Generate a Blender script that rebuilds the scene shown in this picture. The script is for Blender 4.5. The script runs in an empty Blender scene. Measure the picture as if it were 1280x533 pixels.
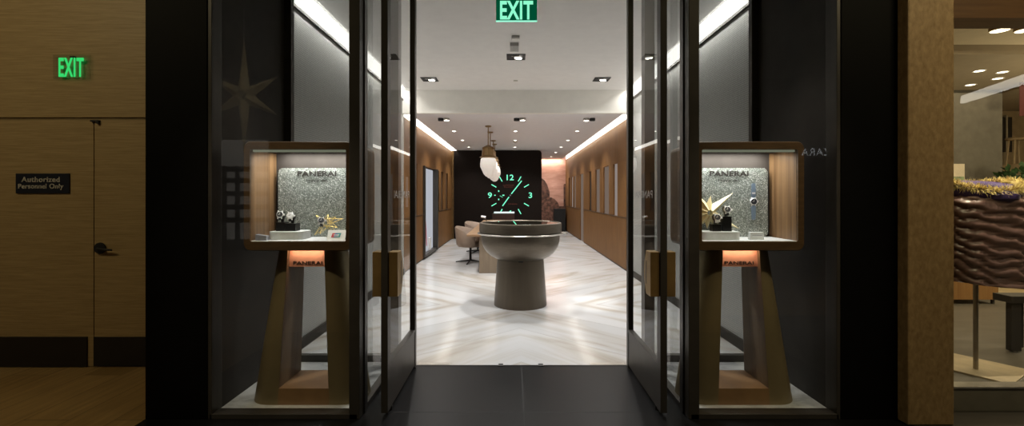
import bpy, bmesh, math, random
from mathutils import Vector, Matrix
from mathutils.noise import noise as noise3
random.seed(7)
PI = math.pi
C = bpy.context.scene.collection
SC = bpy.context.scene
F = 569.0; CX = -0.075; CZ = 1.48          # lens in pixels, camera position


def wx(px, d): return (px - 641.0) / F * d + CX
def wz(py, d): return CZ + (244.0 - py) / F * d


# ------------------------------------------------------------------ materials
def nt(name):
    m = bpy.data.materials.new(name); m.use_nodes = True
    t = m.node_tree; t.nodes.clear()
    return m, t, t.nodes, t.links


def out(t, sock):
    o = t.nodes.new('ShaderNodeOutputMaterial'); t.links.new(sock, o.inputs['Surface'])


def pbsdf(t, col=(.5, .5, .5), rough=.5, metal=0, spec=.5):
    b = t.nodes.new('ShaderNodeBsdfPrincipled')
    b.inputs['Base Color'].default_value = (*col, 1)
    b.inputs['Roughness'].default_value = rough
    b.inputs['Metallic'].default_value = metal
    b.inputs['Specular IOR Level'].default_value = spec
    return b


def ramp(t, stops, fac=None):
    r = t.nodes.new('ShaderNodeValToRGB')
    e = r.color_ramp.elements
    while len(e) < len(stops): e.new(.5)
    for i, (p, c) in enumerate(stops):
        e[i].position = p; e[i].color = (*c, 1)
    if fac is not None: t.links.new(fac, r.inputs[0])
    return r


def mth(t, op, a, b=None, c=None):
    n = t.nodes.new('ShaderNodeMath'); n.operation = op
    for i, v in enumerate((a, b, c)):
        if v is None: continue
        if isinstance(v, (int, float)): n.inputs[i].default_value = v
        else: t.links.new(v, n.inputs[i])
    return n.outputs[0]


def noise(t, vec, scale=5, detail=4, rough=.5, dist=0):
    n = t.nodes.new('ShaderNodeTexNoise')
    n.inputs['Scale'].default_value = scale; n.inputs['Detail'].default_value = detail
    n.inputs['Roughness'].default_value = rough; n.inputs['Distortion'].default_value = dist
    if vec is not None: t.links.new(vec, n.inputs['Vector'])
    return n.outputs['Fac']


def mapped(t, scale=(1, 1, 1), rot=(0, 0, 0), loc=(0, 0, 0), kind='Object'):
    tc = t.nodes.new('ShaderNodeTexCoord'); mp = t.nodes.new('ShaderNodeMapping')
    mp.inputs['Scale'].default_value = scale; mp.inputs['Rotation'].default_value = rot; mp.inputs['Location'].default_value = loc
    t.links.new(tc.outputs[kind], mp.inputs['Vector'])
    return mp.outputs[0]


def bump(t, b, h, strength=.2, dist=.01):
    n = t.nodes.new('ShaderNodeBump'); n.inputs['Strength'].default_value = strength; n.inputs['Distance'].default_value = dist
    t.links.new(h, n.inputs['Height']); t.links.new(n.outputs[0], b.inputs['Normal'])


def plain(name, col, rough=.5, metal=0, spec=.5, var=.12, sc=8):
    m, t, N, L = nt(name)
    b = pbsdf(t, col, rough, metal, spec)
    f = noise(t, mapped(t), sc, 3)
    r = ramp(t, [(.3, tuple(c * (1 - var) for c in col)), (.7, tuple(min(1, c * (1 + var)) for c in col))], f)
    L.new(r.outputs[0], b.inputs['Base Color'])
    out(t, b.outputs[0])
    return m


def streak(name, c0, c1, scale, rough=.45, sc=4, metal=0, bmp=.05, spec=.5):
    """stone or wood whose grain is stretched along the small-scale axis"""
    m, t, N, L = nt(name)
    b = pbsdf(t, c0, rough, metal, spec)
    f = noise(t, mapped(t, scale), sc, 6, .6, .3)
    r = ramp(t, [(.28, c0), (.72, c1)], f)
    L.new(r.outputs[0], b.inputs['Base Color'])
    if bmp: bump(t, b, f, bmp)
    out(t, b.outputs[0])
    return m


def emit(name, col, s):
    m, t, N, L = nt(name)
    e = N.new('ShaderNodeEmission'); e.inputs[0].default_value = (*col, 1); e.inputs[1].default_value = s
    out(t, e.outputs[0])
    return m


def glass(name, tint=(1, 1, 1), base=.05, k=.9, rough=0.0):
    m, t, N, L = nt(name)
    tr = N.new('ShaderNodeBsdfTransparent'); tr.inputs[0].default_value = (*tint, 1)
    gl = N.new('ShaderNodeBsdfGlossy'); gl.inputs['Roughness'].default_value = rough
    gl.inputs['Color'].default_value = (1, 1, 1, 1)
    lw = N.new('ShaderNodeLayerWeight'); lw.inputs['Blend'].default_value = .5
    f = mth(t, 'POWER', lw.outputs['Facing'], 5.0)
    f = mth(t, 'MULTIPLY_ADD', f, k, base)
    mx = N.new('ShaderNodeMixShader'); L.new(f, mx.inputs[0]); L.new(tr.outputs[0], mx.inputs[1]); L.new(gl.outputs[0], mx.inputs[2])
    out(t, mx.outputs[0])
    return m


M = {}
M['travertine'] = streak('travertine', (.27, .185, .080), (.44, .315, .155), (1.0, 1.0, 30), .5, 4.5, bmp=.02)
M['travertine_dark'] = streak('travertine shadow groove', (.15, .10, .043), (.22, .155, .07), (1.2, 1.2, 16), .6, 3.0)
M['pillar_stone'] = streak('pillar stone', (.29, .18, .075), (.50, .34, .165), (9, 9, 5), .55, 4.0)
M['black_base'] = plain('black base board', (.012, .011, .011), .35)
M['black'] = plain('black portal stone', (.0025, .0024, .0023), .6, spec=.08)
M['side_panel'] = plain('dark side panel', (.036, .031, .026), .55, spec=.2)
M['bronze'] = plain('dark bronze frame', (.050, .044, .037), .42, .3)
M['bronze_lt'] = plain('grey bronze frame edge', (.10, .092, .085), .35, .6)
M['granite'] = plain('black granite paving', (.0085, .0085, .009), .38, spec=.11, var=.6, sc=160)
M['granite_joint'] = plain('granite joint', (.008, .008, .008), .7)
M['white_ceiling'] = plain('white ceiling paint', (.84, .825, .80), .8, var=.02)
M['grey_ceiling'] = plain('lower ceiling paint', (.72, .705, .715), .8, var=.02)
M['beam'] = plain('beam paint', (.78, .755, .70), .8, var=.02)
M['wood'] = streak('oak veneer', (.11, .048, .0135), (.195, .097, .032), (7, 7, .4), .6, 5.0, bmp=.02, spec=.2)
M['wood_slat'] = streak('oak slat', (.12, .052, .015), (.21, .107, .036), (9, 9, .4), .6, 5.0, bmp=.02, spec=.2)
M['wood_dark'] = streak('dark niche wood', (.035, .02, .012), (.07, .04, .022), (7, 7, .5), .5, 5.0, bmp=0)
M['box_wood'] = streak('walnut display box', (.062, .033, .013), (.115, .063, .027), (2, 3, 14), .4, 3.0, bmp=.02)
M['box_wood_in'] = streak('walnut box lining', (.085, .042, .017), (.27, .155, .072), (6, 16, .4), .4, 2.0, bmp=.02)
M['desk_wood'] = streak('desk oak', (.20, .115, .058), (.29, .175, .095), (5, .6, 5), .4, 5.0, bmp=.02)
M['stand'] = plain('bronzed stand metal', (.25, .19, .10), .42, .35, var=.15, sc=3)
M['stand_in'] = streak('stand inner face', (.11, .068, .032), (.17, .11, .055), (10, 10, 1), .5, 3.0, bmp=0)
M['copper'] = plain('copper fascia', (.72, .36, .22), .45, .2)
M['brass'] = plain('aged brass', (.24, .155, .07), .36, .8)
M['handle'] = plain('bronze brass pull', (.30, .195, .075), .42, .55, var=.15)
M['gold'] = plain('pale gold', (.80, .71, .43), .42, .25)
M['gold_wire'] = plain('gold wire', (.85, .66, .24), .3, .8)
M['counter'] = streak('brushed dark bronze', (.125, .103, .078), (.185, .155, .12), (3, 3, 60), .36, 3.0, metal=.75, bmp=.0)
M['counter_ped'] = streak('bronze pedestal', (.115, .092, .066), (.14, .112, .082), (4, 4, .3), .42, 3.0, metal=.5, bmp=.0)
M['steel'] = plain('satin steel', (.48, .46, .42), .28, .9)
M['leather'] = plain('taupe leather', (.23, .165, .12), .55)
M['dark_metal'] = plain('dark chair metal', (.02, .019, .018), .4, .6)
M['desk_panel'] = streak('desk panel', (.15, .11, .075), (.21, .16, .11), (8, 8, .6), .5, 3.0, bmp=0)
M['clock_wall'] = plain('dark brown lacquer wall', (.0095, .006, .0045), .6, spec=.12)
M['teal'] = emit('luminous green', (.22, 1.0, .62), 1.15)
M['teal_dim'] = emit('dim red lettering', (.5, .16, .12), .22)
M['white_line'] = emit('white lit edge', (.85, 1, .97), 1.1)
M['cove'] = emit('cove light', (1, .95, .86), 3.2)
M['cove_hi'] = emit('front cove wall glow', (1, .97, .92), 2.6)
M['lamp'] = emit('lamp face', (1, .95, .85), 12)
M['led'] = emit('led strip', (.95, 1.0, .72), .16)
M['green_letter'] = emit('green exit letters', (.05, .9, .2), .75)
M['exit_letter'] = emit('bright exit letters', (.28, 1.0, .62), 1.0)
M['exit_green'] = emit('exit panel green', (.0, .13, .055), .55)
M['exit_edge'] = emit('exit panel edge', (.35, 1.0, .72), 1.0)
M['pane'] = glass('shop window glass', (.93, .95, .94), .035, .75)
M['door_pane'] = glass('door glass', (.95, .97, .96), .04, .9)
M['dimming'] = glass('smoked back glass', (.50, .505, .50), .03, .6)  # tint added to dim what shows through the display back
M['clear'] = glass('clear acrylic', (.93, .95, .95), .06, .6, .05)
M['etched'] = plain('etched lettering', (.30, .29, .28), .6)
M['sign_black'] = plain('blue black sign', (.012, .014, .024), .4)
M['sign_text'] = plain('grey sign lettering', (.42, .40, .36), .6)
M['ink'] = plain('dark lettering', (.028, .022, .018), .45)
M['white'] = plain('white lacquer', (.78, .79, .80), .35, var=.03)
M['plinth'] = plain('pale stone plinth', (.62, .64, .64), .5, var=.06, sc=30)
M['grey_block'] = plain('grey card block', (.18, .18, .20), .5)
M['black_block'] = plain('black display block', (.010, .010, .010), .3)
M['watch_steel'] = plain('polished watch steel', (.86, .86, .87), .3, .55)
M['watch_dial'] = plain('dark watch dial', (.02, .022, .03), .3)
M['watch_dial_w'] = plain('silver watch dial', (.8, .8, .8), .3)
M['strap_black'] = plain('black watch strap', (.015, .014, .014), .5)
M['strap_blue'] = plain('blue grey watch strap', (.14, .19, .25), .5)
M['strap_white'] = plain('pale watch strap', (.75, .74, .72), .5)
M['lume'] = plain('pale hands', (.85, .85, .75), .5)
M['card_red'] = plain('card red', (.55, .04, .06), .5)
M['card_blue'] = plain('card blue', (.03, .10, .32), .5)
M['card_teal'] = plain('card teal', (.02, .30, .30), .5)
M['box_back'] = plain('box back lining', (.055, .046, .040), .7, spec=.1)
M['fixture_black'] = plain('black fixture', (.008, .008, .008), .6)
M['fixture_white'] = plain('white fixture', (.82, .81, .78), .5)
M['fixture_grey'] = plain('grey fixture shade', (.42, .41, .39), .5)
M['puffer'] = plain('mauve brown puffer nylon', (.20, .118, .105), .34, spec=.6)
M['lining'] = plain('purple lining', (.055, .03, .13), .6)
M['fur'] = plain('golden fur', (.85, .60, .26), .75, var=.5, sc=26)
M['shop_wall'] = plain('shop grey wall', (.115, .105, .083), .8)
M['shop_ceiling'] = plain('shop ceiling', (.66, .58, .43), .8, var=.04)
M['shop_ceiling2'] = plain('shop lower ceiling', (.38, .32, .23), .8, var=.04)
M['shop_tan'] = plain('shop tan wall', (.42, .32, .19), .8)
M['shop_floor'] = streak('shop grey floor', (.11, .10, .083), (.16, .147, .122), (1, 4, 1), .4, 2.0, bmp=0)
M['shop_floor_lt'] = plain('pale shop floor', (.50, .40, .24), .4)
M['curb'] = plain('shop window curb', (.20, .185, .15), .5)
M['header_wood'] = streak('header wood', (.10, .048, .016), (.17, .085, .03), (.8, 5, 12), .45, 3.0)
M['cab_wood'] = streak('orange cabinet wood', (.30, .15, .05), (.42, .23, .085), (14, 14, .5), .45, 3.0)
M['table_dark'] = plain('dark table frame', (.035, .03, .025), .5)
M['pole'] = plain('brushed pole', (.42, .38, .32), .35, .8)
M['plate'] = plain('pale base plate', (.62, .52, .36), .4)
M['green'] = plain('dark green foliage', (.03, .075, .02), .6, var=.5, sc=40)
M['pot'] = plain('clay pot', (.25, .14, .07), .6)
M['poster_green'] = plain('green photo print', (.16, .22, .09), .6, var=.5, sc=10)
M['poster_pale'] = plain('pale poster paper', (.55, .47, .33), .6)
M['red'] = plain('red banner', (.075, .012, .01), .7)
M['pink_line'] = plain('pink print line', (.65, .22, .26), .5)
M['mural_dark'] = plain('mural dark brown print', (.115, .052, .034), .7, var=.75, sc=7)
M['mural_mid'] = plain('mural mid brown print', (.16, .075, .05), .7, var=.75, sc=9)
M['mirror_glow'] = emit('niche reflection glow', (.55, .42, .34), .30)  # even emission stands in for the reflection in a mirrored niche
M['niche_glow'] = emit('niche pale reflection glow', (.62, .52, .47), .42)  # paler emission, also in place of the niche reflection
M['frosted'] = None


def make_special():
    # bookmatched marble radiating in V bands around the counter
    m, t, N, L = nt('bookmatched white marble')
    g = N.new('ShaderNodeNewGeometry'); s = N.new('ShaderNodeSeparateXYZ'); L.new(g.outputs['Position'], s.inputs[0])
    ax = mth(t, 'ABSOLUTE', s.outputs['X'])
    yy = mth(t, 'PINGPONG', mth(t, 'SUBTRACT', s.outputs['Y'], 6.15), 4.3)
    a = mth(t, 'SUBTRACT', yy, mth(t, 'MULTIPLY', ax, .9))
    b_ = mth(t, 'ADD', mth(t, 'MULTIPLY', yy, .9), ax)
    q = mth(t, 'DIVIDE', mth(t, 'ADD', a, 20.33), 1.02)
    idx = mth(t, 'FLOOR', q); fr = mth(t, 'FRACT', q)
    cv = N.new('ShaderNodeCombineXYZ')
    L.new(mth(t, 'MULTIPLY', a, 2.0), cv.inputs[0]); L.new(mth(t, 'MULTIPLY', b_, .36), cv.inputs[1]); L.new(mth(t, 'MULTIPLY', idx, 3.7), cv.inputs[2])
    f1 = noise(t, cv.outputs[0], 1.05, 5, .55, .6)
    r1 = ramp(t, [(.24, (.34, .30, .245)), (.34, (.48, .445, .395)), (.43, (.60, .585, .565)), (.51, (.66, .665, .675)), (.68, (.68, .695, .715)), (.80, (.52, .505, .485))], f1)
    wn = N.new('ShaderNodeTexWhiteNoise'); wn.noise_dimensions = '1D'; L.new(idx, wn.inputs['W'])
    tone = mth(t, 'MULTIPLY_ADD', wn.outputs['Value'], .14, .86)
    joint = mth(t, 'GREATER_THAN', fr, .012)
    tone = mth(t, 'MULTIPLY', tone, mth(t, 'MULTIPLY_ADD', joint, .22, .78))
    mx = N.new('ShaderNodeMix'); mx.data_type = 'RGBA'; mx.blend_type = 'MULTIPLY'; mx.inputs['Factor'].default_value = 1
    cc = N.new('ShaderNodeCombineColor')
    for i in range(3): L.new(tone, cc.inputs[i])
    L.new(r1.outputs[0], mx.inputs[6]); L.new(cc.outputs[0], mx.inputs[7])
    b = pbsdf(t, (.8, .8, .8), .15, 0, .42); L.new(mx.outputs[2], b.inputs['Base Color'])
    out(t, b.outputs[0]); M['marble'] = m
    # grey white display floor marble
    m, t, N, L = nt('pale display marble')
    b = pbsdf(t, (.7, .7, .7), .25)
    f = noise(t, mapped(t, (1.5, 3, 1), (0, 0, .6)), 2.2, 7, .65, .8)
    r = ramp(t, [(.32, (.36, .37, .38)), (.5, (.62, .63, .64)), (.7, (.74, .745, .75))], f)
    L.new(r.outputs[0], b.inputs['Base Color']); out(t, b.outputs[0]); M['marble2'] = m
    # mall floor: tan planks running away from the lens
    m, t, N, L = nt('tan stone floor planks')
    b = pbsdf(t, (.3, .2, .1), .28, 0, .5)
    br = N.new('ShaderNodeTexBrick')
    L.new(mapped(t, (1, 1, 1), (0, 0, PI / 2)), br.inputs['Vector'])
    br.inputs['Scale'].default_value = 1; br.inputs['Brick Width'].default_value = 1.5; br.inputs['Row Height'].default_value = .3
    br.inputs['Mortar Size'].default_value = .003
    br.inputs['Color1'].default_value = (.30, .185, .068, 1); br.inputs['Color2'].default_value = (.46, .30, .125, 1); br.inputs['Mortar'].default_value = (.11, .065, .025, 1)
    f = noise(t, mapped(t, (9, .8, 1)), 3, 5)
    r = ramp(t, [(.3, (.72, .72, .72)), (.7, (1.1, 1.1, 1.1))], f)
    mx = N.new('ShaderNodeMix'); mx.data_type = 'RGBA'; mx.blend_type = 'MULTIPLY'; mx.inputs['Factor'].default_value = 1
    L.new(br.outputs[0], mx.inputs[6]); L.new(r.outputs[0], mx.inputs[7]); L.new(mx.outputs[2], b.inputs['Base Color'])
    out(t, b.outputs[0]); M['mall_floor'] = m
    # fine metal mesh wall
    m, t, N, L = nt('fine woven metal mesh')
    b = pbsdf(t, (.5, .5, .5), .5, .1)
    ck = N.new('ShaderNodeTexChecker'); ck.inputs['Scale'].default_value = 70
    L.new(mapped(t, (1, 1, 1), (PI / 4, 0, 0)), ck.inputs['Vector'])
    ck.inputs['Color1'].default_value = (.44, .44, .42, 1); ck.inputs['Color2'].default_value = (.27, .27, .26, 1)
    L.new(ck.outputs[0], b.inputs['Base Color']); out(t, b.outputs[0]); M['mesh'] = m
    # glitter backdrop
    m, t, N, L = nt('silver glitter board')
    vo = N.new('ShaderNodeTexVoronoi'); vo.inputs['Scale'].default_value = 300
    L.new(mapped(t), vo.inputs['Vector'])
    sc_ = N.new('ShaderNodeSeparateColor'); L.new(vo.outputs['Color'], sc_.inputs[0])
    r = ramp(t, [(.0, (.085, .098, .082)), (.6, (.19, .21, .18)), (.88, (.40, .43, .385)), (1, (1, 1, .96))], sc_.outputs[0])
    b = pbsdf(t, (.5, .5, .5), .35, .25); L.new(r.outputs[0], b.inputs['Base Color'])
    bump(t, b, sc_.outputs[1], .6, .004)
    out(t, b.outputs[0]); M['glitter'] = m
    # mural sunset sky
    m, t, N, L = nt('sunset sky print')
    f = noise(t, mapped(t, (1.2, 1, 5), (0, .25, 0)), 1.6, 5, .6, .4)
    r = ramp(t, [(.3, (.47, .235, .17)), (.55, (.60, .33, .25)), (.75, (.68, .42, .33))], f)
    b = pbsdf(t, (.5, .3, .2), .7); L.new(r.outputs[0], b.inputs['Base Color']); out(t, b.outputs[0]); M['sky_print'] = m
    # frosted lamp glass
    m, t, N, L = nt('frosted lamp glass')
    e = N.new('ShaderNodeEmission'); e.inputs[0].default_value = (1, .90, .80, 1)
    s = N.new('ShaderNodeSeparateXYZ'); tc = N.new('ShaderNodeTexCoord'); L.new(tc.outputs['Generated'], s.inputs[0])
    f = mth(t, 'MULTIPLY_ADD', mth(t, 'POWER', s.outputs['Z'], 2.0), .36, .34)
    L.new(f, e.inputs[1])
    d = pbsdf(t, (.55, .52, .49), .3)
    ad = N.new('ShaderNodeAddShader'); L.new(e.outputs[0], ad.inputs[0]); L.new(d.outputs[0], ad.inputs[1])
    out(t, ad.outputs[0]); M['frosted'] = m
    # lit poster in the left wall
    m, t, N, L = nt('lit white print')
    e = N.new('ShaderNodeEmission'); e.inputs[0].default_value = (.88, .91, 1.0, 1); e.inputs[1].default_value = .50
    out(t, e.outputs[0]); M['lightbox'] = m


make_special()


# ------------------------------------------------------------------ mesh helpers
def bx(bm, x0, x1, y0, y1, z0, z1):
    vs = [bm.verts.new((x, y, z)) for z in (z0, z1) for y in (y0, y1) for x in (x0, x1)]
    for f in ((0, 2, 3, 1), (4, 5, 7, 6), (0, 1, 5, 4), (2, 6, 7, 3), (0, 4, 6, 2), (1, 3, 7, 5)):
        bm.faces.new([vs[i] for i in f])


def quad(bm, *p): bm.faces.new([bm.verts.new(q) for q in p])


def lathe(bm, prof, n=48, cx=0, cy=0, sx=1, sy=1, cap=True):
    rings = []
    for r, z in prof:
        rings.append([bm.verts.new((cx + sx * r * math.cos(2 * PI * i / n), cy + sy * r * math.sin(2 * PI * i / n), z)) for i in range(n)])
    for a, b in zip(rings, rings[1:]):
        for i in range(n): bm.faces.new((a[i], a[(i + 1) % n], b[(i + 1) % n], b[i]))
    if cap:
        bm.faces.new(rings[0][::-1]); bm.faces.new(rings[-1])


def loft(bm, rings, cap=True, closed=True):
    R = [[bm.verts.new(p) for p in r] for r in rings]
    n = len(R[0])
    for a, b in zip(R, R[1:]):
        for i in range(n if closed else n - 1):
            bm.faces.new((a[i], a[(i + 1) % n], b[(i + 1) % n], b[i]))
    if cap:
        bm.faces.new(R[0][::-1]); bm.faces.new(R[-1])


def tube(bm, pts, r, n=10, closed=False):
    P = [Vector(p) for p in pts]; rings = []
    for i, p in enumerate(P):
        if closed: d = P[(i + 1) % len(P)] - P[i - 1]
        else: d = P[min(i + 1, len(P) - 1)] - P[max(i - 1, 0)]
        d.normalize()
        u = d.cross(Vector((0, 0, 1)))
        if u.length < 1e-3: u = d.cross(Vector((0, 1, 0)))
        u.normalize(); v = d.cross(u)
        rr = r[i] if isinstance(r, (list, tuple)) else r
        rings.append([p + rr * (math.cos(2 * PI * k / n) * u + math.sin(2 * PI * k / n) * v) for k in range(n)])
    if closed: rings.append(rings[0])
    loft(bm, rings, cap=not closed)


def prism(bm, poly, lo, hi, axis='y'):
    """extrude a 2-D outline; axis y: outline is (x,z); x: (y,z); z: (x,y)"""
    def P(a, b, h): return {'y': (a, h, b), 'x': (h, a, b), 'z': (a, b, h)}[axis]
    loft(bm, [[P(a, b, lo) for a, b in poly], [P(a, b, hi) for a, b in poly]])


def rrect(x0, x1, z0, z1, r, n=6, corners=(1, 1, 1, 1)):
    pts = []
    for k, (cx, cz, a0) in enumerate(((x1 - r, z0 + r, -PI / 2), (x1 - r, z1 - r, 0), (x0 + r, z1 - r, PI / 2), (x0 + r, z0 + r, PI))):
        if corners[k]:
            for i in range(n + 1):
                a = a0 + PI / 2 * i / n
                pts.append((cx + r * math.cos(a), cz + r * math.sin(a)))
        else:
            pts.append(((x1, z0), (x1, z1), (x0, z1), (x0, z0))[k])
    return pts


def obj(name, bm, mat, parent=None, bevel=0, smooth=False, seg=2, angle=35):
    bmesh.ops.recalc_face_normals(bm, faces=bm.faces[:])
    me = bpy.data.meshes.new(name); bm.to_mesh(me); bm.free()
    o = bpy.data.objects.new(name, me); C.objects.link(o)
    for m in (mat if isinstance(mat, (list, tuple)) else [mat]): me.materials.append(m)
    if parent: o.parent = parent
    if bevel:
        md = o.modifiers.new('bevel', 'BEVEL'); md.width = bevel; md.segments = seg; md.limit_method = 'ANGLE'; md.angle_limit = math.radians(40)
    if smooth:
        for p in me.polygons: p.use_smooth = True
        try:
            me.set_sharp_from_angle(angle=math.radians(angle))
        except Exception: pass
    return o


def box(name, dims, mat, parent=None, bevel=0):
    bm = bmesh.new(); bx(bm, *dims)
    return obj(name, bm, mat, parent, bevel)


def empty(name, loc=(0, 0, 0), rz=0):
    o = bpy.data.objects.new(name, None); C.objects.link(o); o.location = loc; o.rotation_euler = (0, 0, rz)
    o.empty_display_size = .1
    return o


def thing(name, label, cat, loc=(0, 0, 0), rz=0, group=None):
    return tag(empty(name, loc, rz), label, cat, group)


def tag(o, label, cat, group=None, kind=None):
    o['label'] = label; o['category'] = cat
    if group: o['group'] = group
    if kind: o['kind'] = kind
    return o


def struct(o, label, cat):
    o['kind'] = 'structure'; o['label'] = label; o['category'] = cat
    return o


def sbox(name, dims, mat, label, cat, bevel=0):
    return struct(box(name, dims, mat, None, bevel), label, cat)


def dup(root, loc, rz=None, label=None):
    r = root.copy(); C.objects.link(r); r.location = loc
    if rz is not None: r.rotation_euler = (r.rotation_euler[0], r.rotation_euler[1], rz)
    if label: r['label'] = label
    for ch in list(root.children):
        c = ch.copy(); C.objects.link(c); c.parent = r
        for g in ch.children:
            d = g.copy(); C.objects.link(d); d.parent = c
    return r


def text(name, s, size, mat, parent=None, loc=(0, 0, 0), rot=(PI / 2, 0, 0), bold=0, sx=1.0, ext=.002, spacing=1.0):
    """lettering as a mesh; size is the cap height; centred on loc"""
    cu = bpy.data.curves.new(name, 'FONT'); cu.body = s; cu.size = 1.0; cu.offset = bold; cu.extrude = .01
    cu.align_x = 'LEFT'; cu.space_character = spacing
    t = bpy.data.objects.new(name, cu); C.objects.link(t)
    dg = bpy.context.evaluated_depsgraph_get(); dg.update()
    me = bpy.data.meshes.new_from_object(t.evaluated_get(dg))
    bpy.data.objects.remove(t); bpy.data.curves.remove(cu)
    xs = [v.co.x for v in me.vertices]; ys = [v.co.y for v in me.vertices]
    cx, cy, h = (min(xs) + max(xs)) / 2, (min(ys) + max(ys)) / 2, max(ys) - min(ys)
    k = size / h
    for v in me.vertices:
        v.co = Vector(((v.co.x - cx) * k * sx, (v.co.y - cy) * k, v.co.z / .01 * ext))
    me.materials.clear(); me.materials.append(mat)
    o = bpy.data.objects.new(name, me); C.objects.link(o); o.location = loc; o.rotation_euler = rot
    if parent: o.parent = parent
    return o


def area(name, loc, rot, sx, sy, power, col=(1, 1, 1), spread=None):
    l = bpy.data.lights.new(name, 'AREA'); l.shape = 'RECTANGLE'; l.size = sx; l.size_y = sy; l.energy = power; l.color = col
    if spread: l.spread = spread
    o = bpy.data.objects.new(name, l); C.objects.link(o); o.location = loc; o.rotation_euler = rot
    return o


def spot(name, loc, power, ang=60, blend=.6, col=(1, .95, .88), rot=(0, 0, 0), r=.03):
    l = bpy.data.lights.new(name, 'SPOT'); l.energy = power; l.spot_size = math.radians(ang); l.spot_blend = blend; l.color = col; l.shadow_soft_size = r
    o = bpy.data.objects.new(name, l); C.objects.link(o); o.location = loc; o.rotation_euler = rot
    return o


W = 2.12; D0 = 3.05; D1 = 3.95

# ================================================================== THE MALL FRONT
bm = bmesh.new(); bx(bm, -9, 9, -9, 3.95, -.2, -.004)
struct(obj('floor_mall', bm, M['mall_floor']), 'tan stone plank floor of the mall walkway', 'floor')
bm = bmesh.new(); bx(bm, -2.5, 2.5, 1.2, D1, -.05, 0.0)
fl = obj('floor_vestibule', bm, M['granite']); struct(fl, 'black granite paving in front of the glass doors', 'floor')
bm = bmesh.new(); bx(bm, -.003, .003, 1.2, D1, -.02, .0008)
for y in (2.2, 3.1): bx(bm, -.98, .98, y - .002, y + .002, -.02, .0008)
obj('joint_line', bm, M['granite_joint'], fl)

sbox('floor_tile_right', (2.5, 9, .5, 3.3, -.05, -.001), plain('dark grey tile', (.06, .054, .045), .35), 'dark grey tiles in front of the neighbouring shop window', 'floor')
# left travertine wall, floor line at y=459
YL = 3.92
wl = struct(empty('wall_left'), 'tan travertine wall to the left of the black shop portal', 'wall')
box('upper_slab', (-9, -2.3, YL, YL + .3, wz(147, YL), 5), M['travertine'], wl, .004)
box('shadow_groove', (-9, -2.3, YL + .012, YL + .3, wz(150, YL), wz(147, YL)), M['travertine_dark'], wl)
box('lower_slab', (-9, wx(116.2, YL), YL + .006, YL + .3, 0, wz(150, YL)), M['travertine'], wl)
box('joint', (wx(116.2, YL), wx(117.6, YL), YL + .02, YL + .3, 0, wz(151, YL)), M['travertine_dark'], wl)
bb = sbox('baseboard_left', (-9, wx(109, YL), YL - .008, YL + .02, 0, wz(421.5, YL)), M['black_base'], 'black baseboard along the travertine wall left of the concealed door', 'baseboard')
d1 = struct(empty('door_1'), 'concealed travertine service door with black lever, beside the black portal', 'door')
box('door_leaf', (wx(117.6, YL), -2.3, YL + .004, YL + .3, .006, wz(150, YL)), M['travertine'], d1)
box('kick_plate', (wx(117.6, YL), -2.3, YL - .006, YL + .01, .006, wz(421.5, YL)), M['black_base'], d1)
hx, hz = wx(126, YL), wz(310.5, YL)
bm = bmesh.new(); lathe(bm, [(.0, 0), (.045, 0), (.05, .004), (.048, .012), (.0, .012)], 28, cap=False)
ro = obj('handle', bm, M['fixture_black'], d1, smooth=True); ro.location = (hx, YL - .001, hz); ro.rotation_euler = (PI / 2, 0, 0)
bm = bmesh.new(); tube(bm, [(hx, YL - .02, hz), (hx, YL - .034, hz - .002), (hx + .03, YL - .040, hz - .005), (hx + .125, YL - .036, hz - .012)], [.012, .012, .011, .008])
lev = obj('lever', bm, M['fixture_black'], ro, smooth=True); lev.matrix_parent_inverse = (Matrix.Translation(ro.location) @ Matrix.Rotation(PI / 2, 4, 'X')).inverted()
bm = bmesh.new(); bx(bm, wx(114, YL), wx(125, YL), YL - .012, YL + .02, wz(152.5, YL), wz(150.5, YL)); bx(bm, wx(122, YL), wx(125, YL), YL - .02, YL + .02, wz(155, YL), wz(152, YL))
obj('closer_bracket', bm, M['fixture_black'], d1)

# signs on the left wall
d = YL - .02
es = thing('exit_sign', 'clear exit sign with green letters on the tan travertine wall', 'exit sign', (wx(90, d), d, 2.5))
ez = wz(84.5, d) - 2.5
box('clear_panel', (-.16, .16, -.004, .004, ez - .10, ez + .11), M['clear'], es)
text('lettering', 'EXIT', .163, M['green_letter'], es, (0, -.008, ez), bold=.02, sx=.43, spacing=1.12)
box('wall_bracket', (-.018, .018, -.002, .02, ez + .085, ez + .098), M['fixture_black'], es)
ps = thing('personnel_sign', 'dark rectangular sign reading Authorized Personnel Only on the travertine wall', 'sign', (wx(54, YL), YL, 1.5))
box('sign_plate', (-.232, .228, -.006, .006, wz(242, YL) - 1.5, wz(217, YL) - 1.5), M['sign_black'], ps, .002)
text('lettering', 'Authorized', .047, M['sign_text'], ps, (wx(55, YL) - wx(54, YL) - .02, -.008, wz(224.5, YL) - 1.5), bold=.02, sx=1.02, spacing=1.1)
text('lettering', 'Personnel Only', .054, M['sign_text'], ps, (-.012, -.008, wz(233.8, YL) - 1.5), bold=.02, sx=1.0, spacing=1.1)

# black portal
for s, nm, lb in ((-1, 'column_left', 'left'), (1, 'column_right', 'right')):
    bm = bmesh.new(); x0, x1 = sorted((s * (2.495 if s < 0 else 2.46), s * 2.085))
    bx(bm, x0, x1, 2.995, 4.1, 0, 4.2)
    struct(obj(nm, bm, M['black'], None, .006), 'black stone column at the %s side of the shop portal' % ('travertine wall' if s < 0 else 'tan stone pillar'), 'column')
sbox('beam_portal', (-2.46, 2.46, 3.0, 3.6, 3.52, 4.2), M['black'], 'black header across the top of the shop portal', 'beam')

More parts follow.
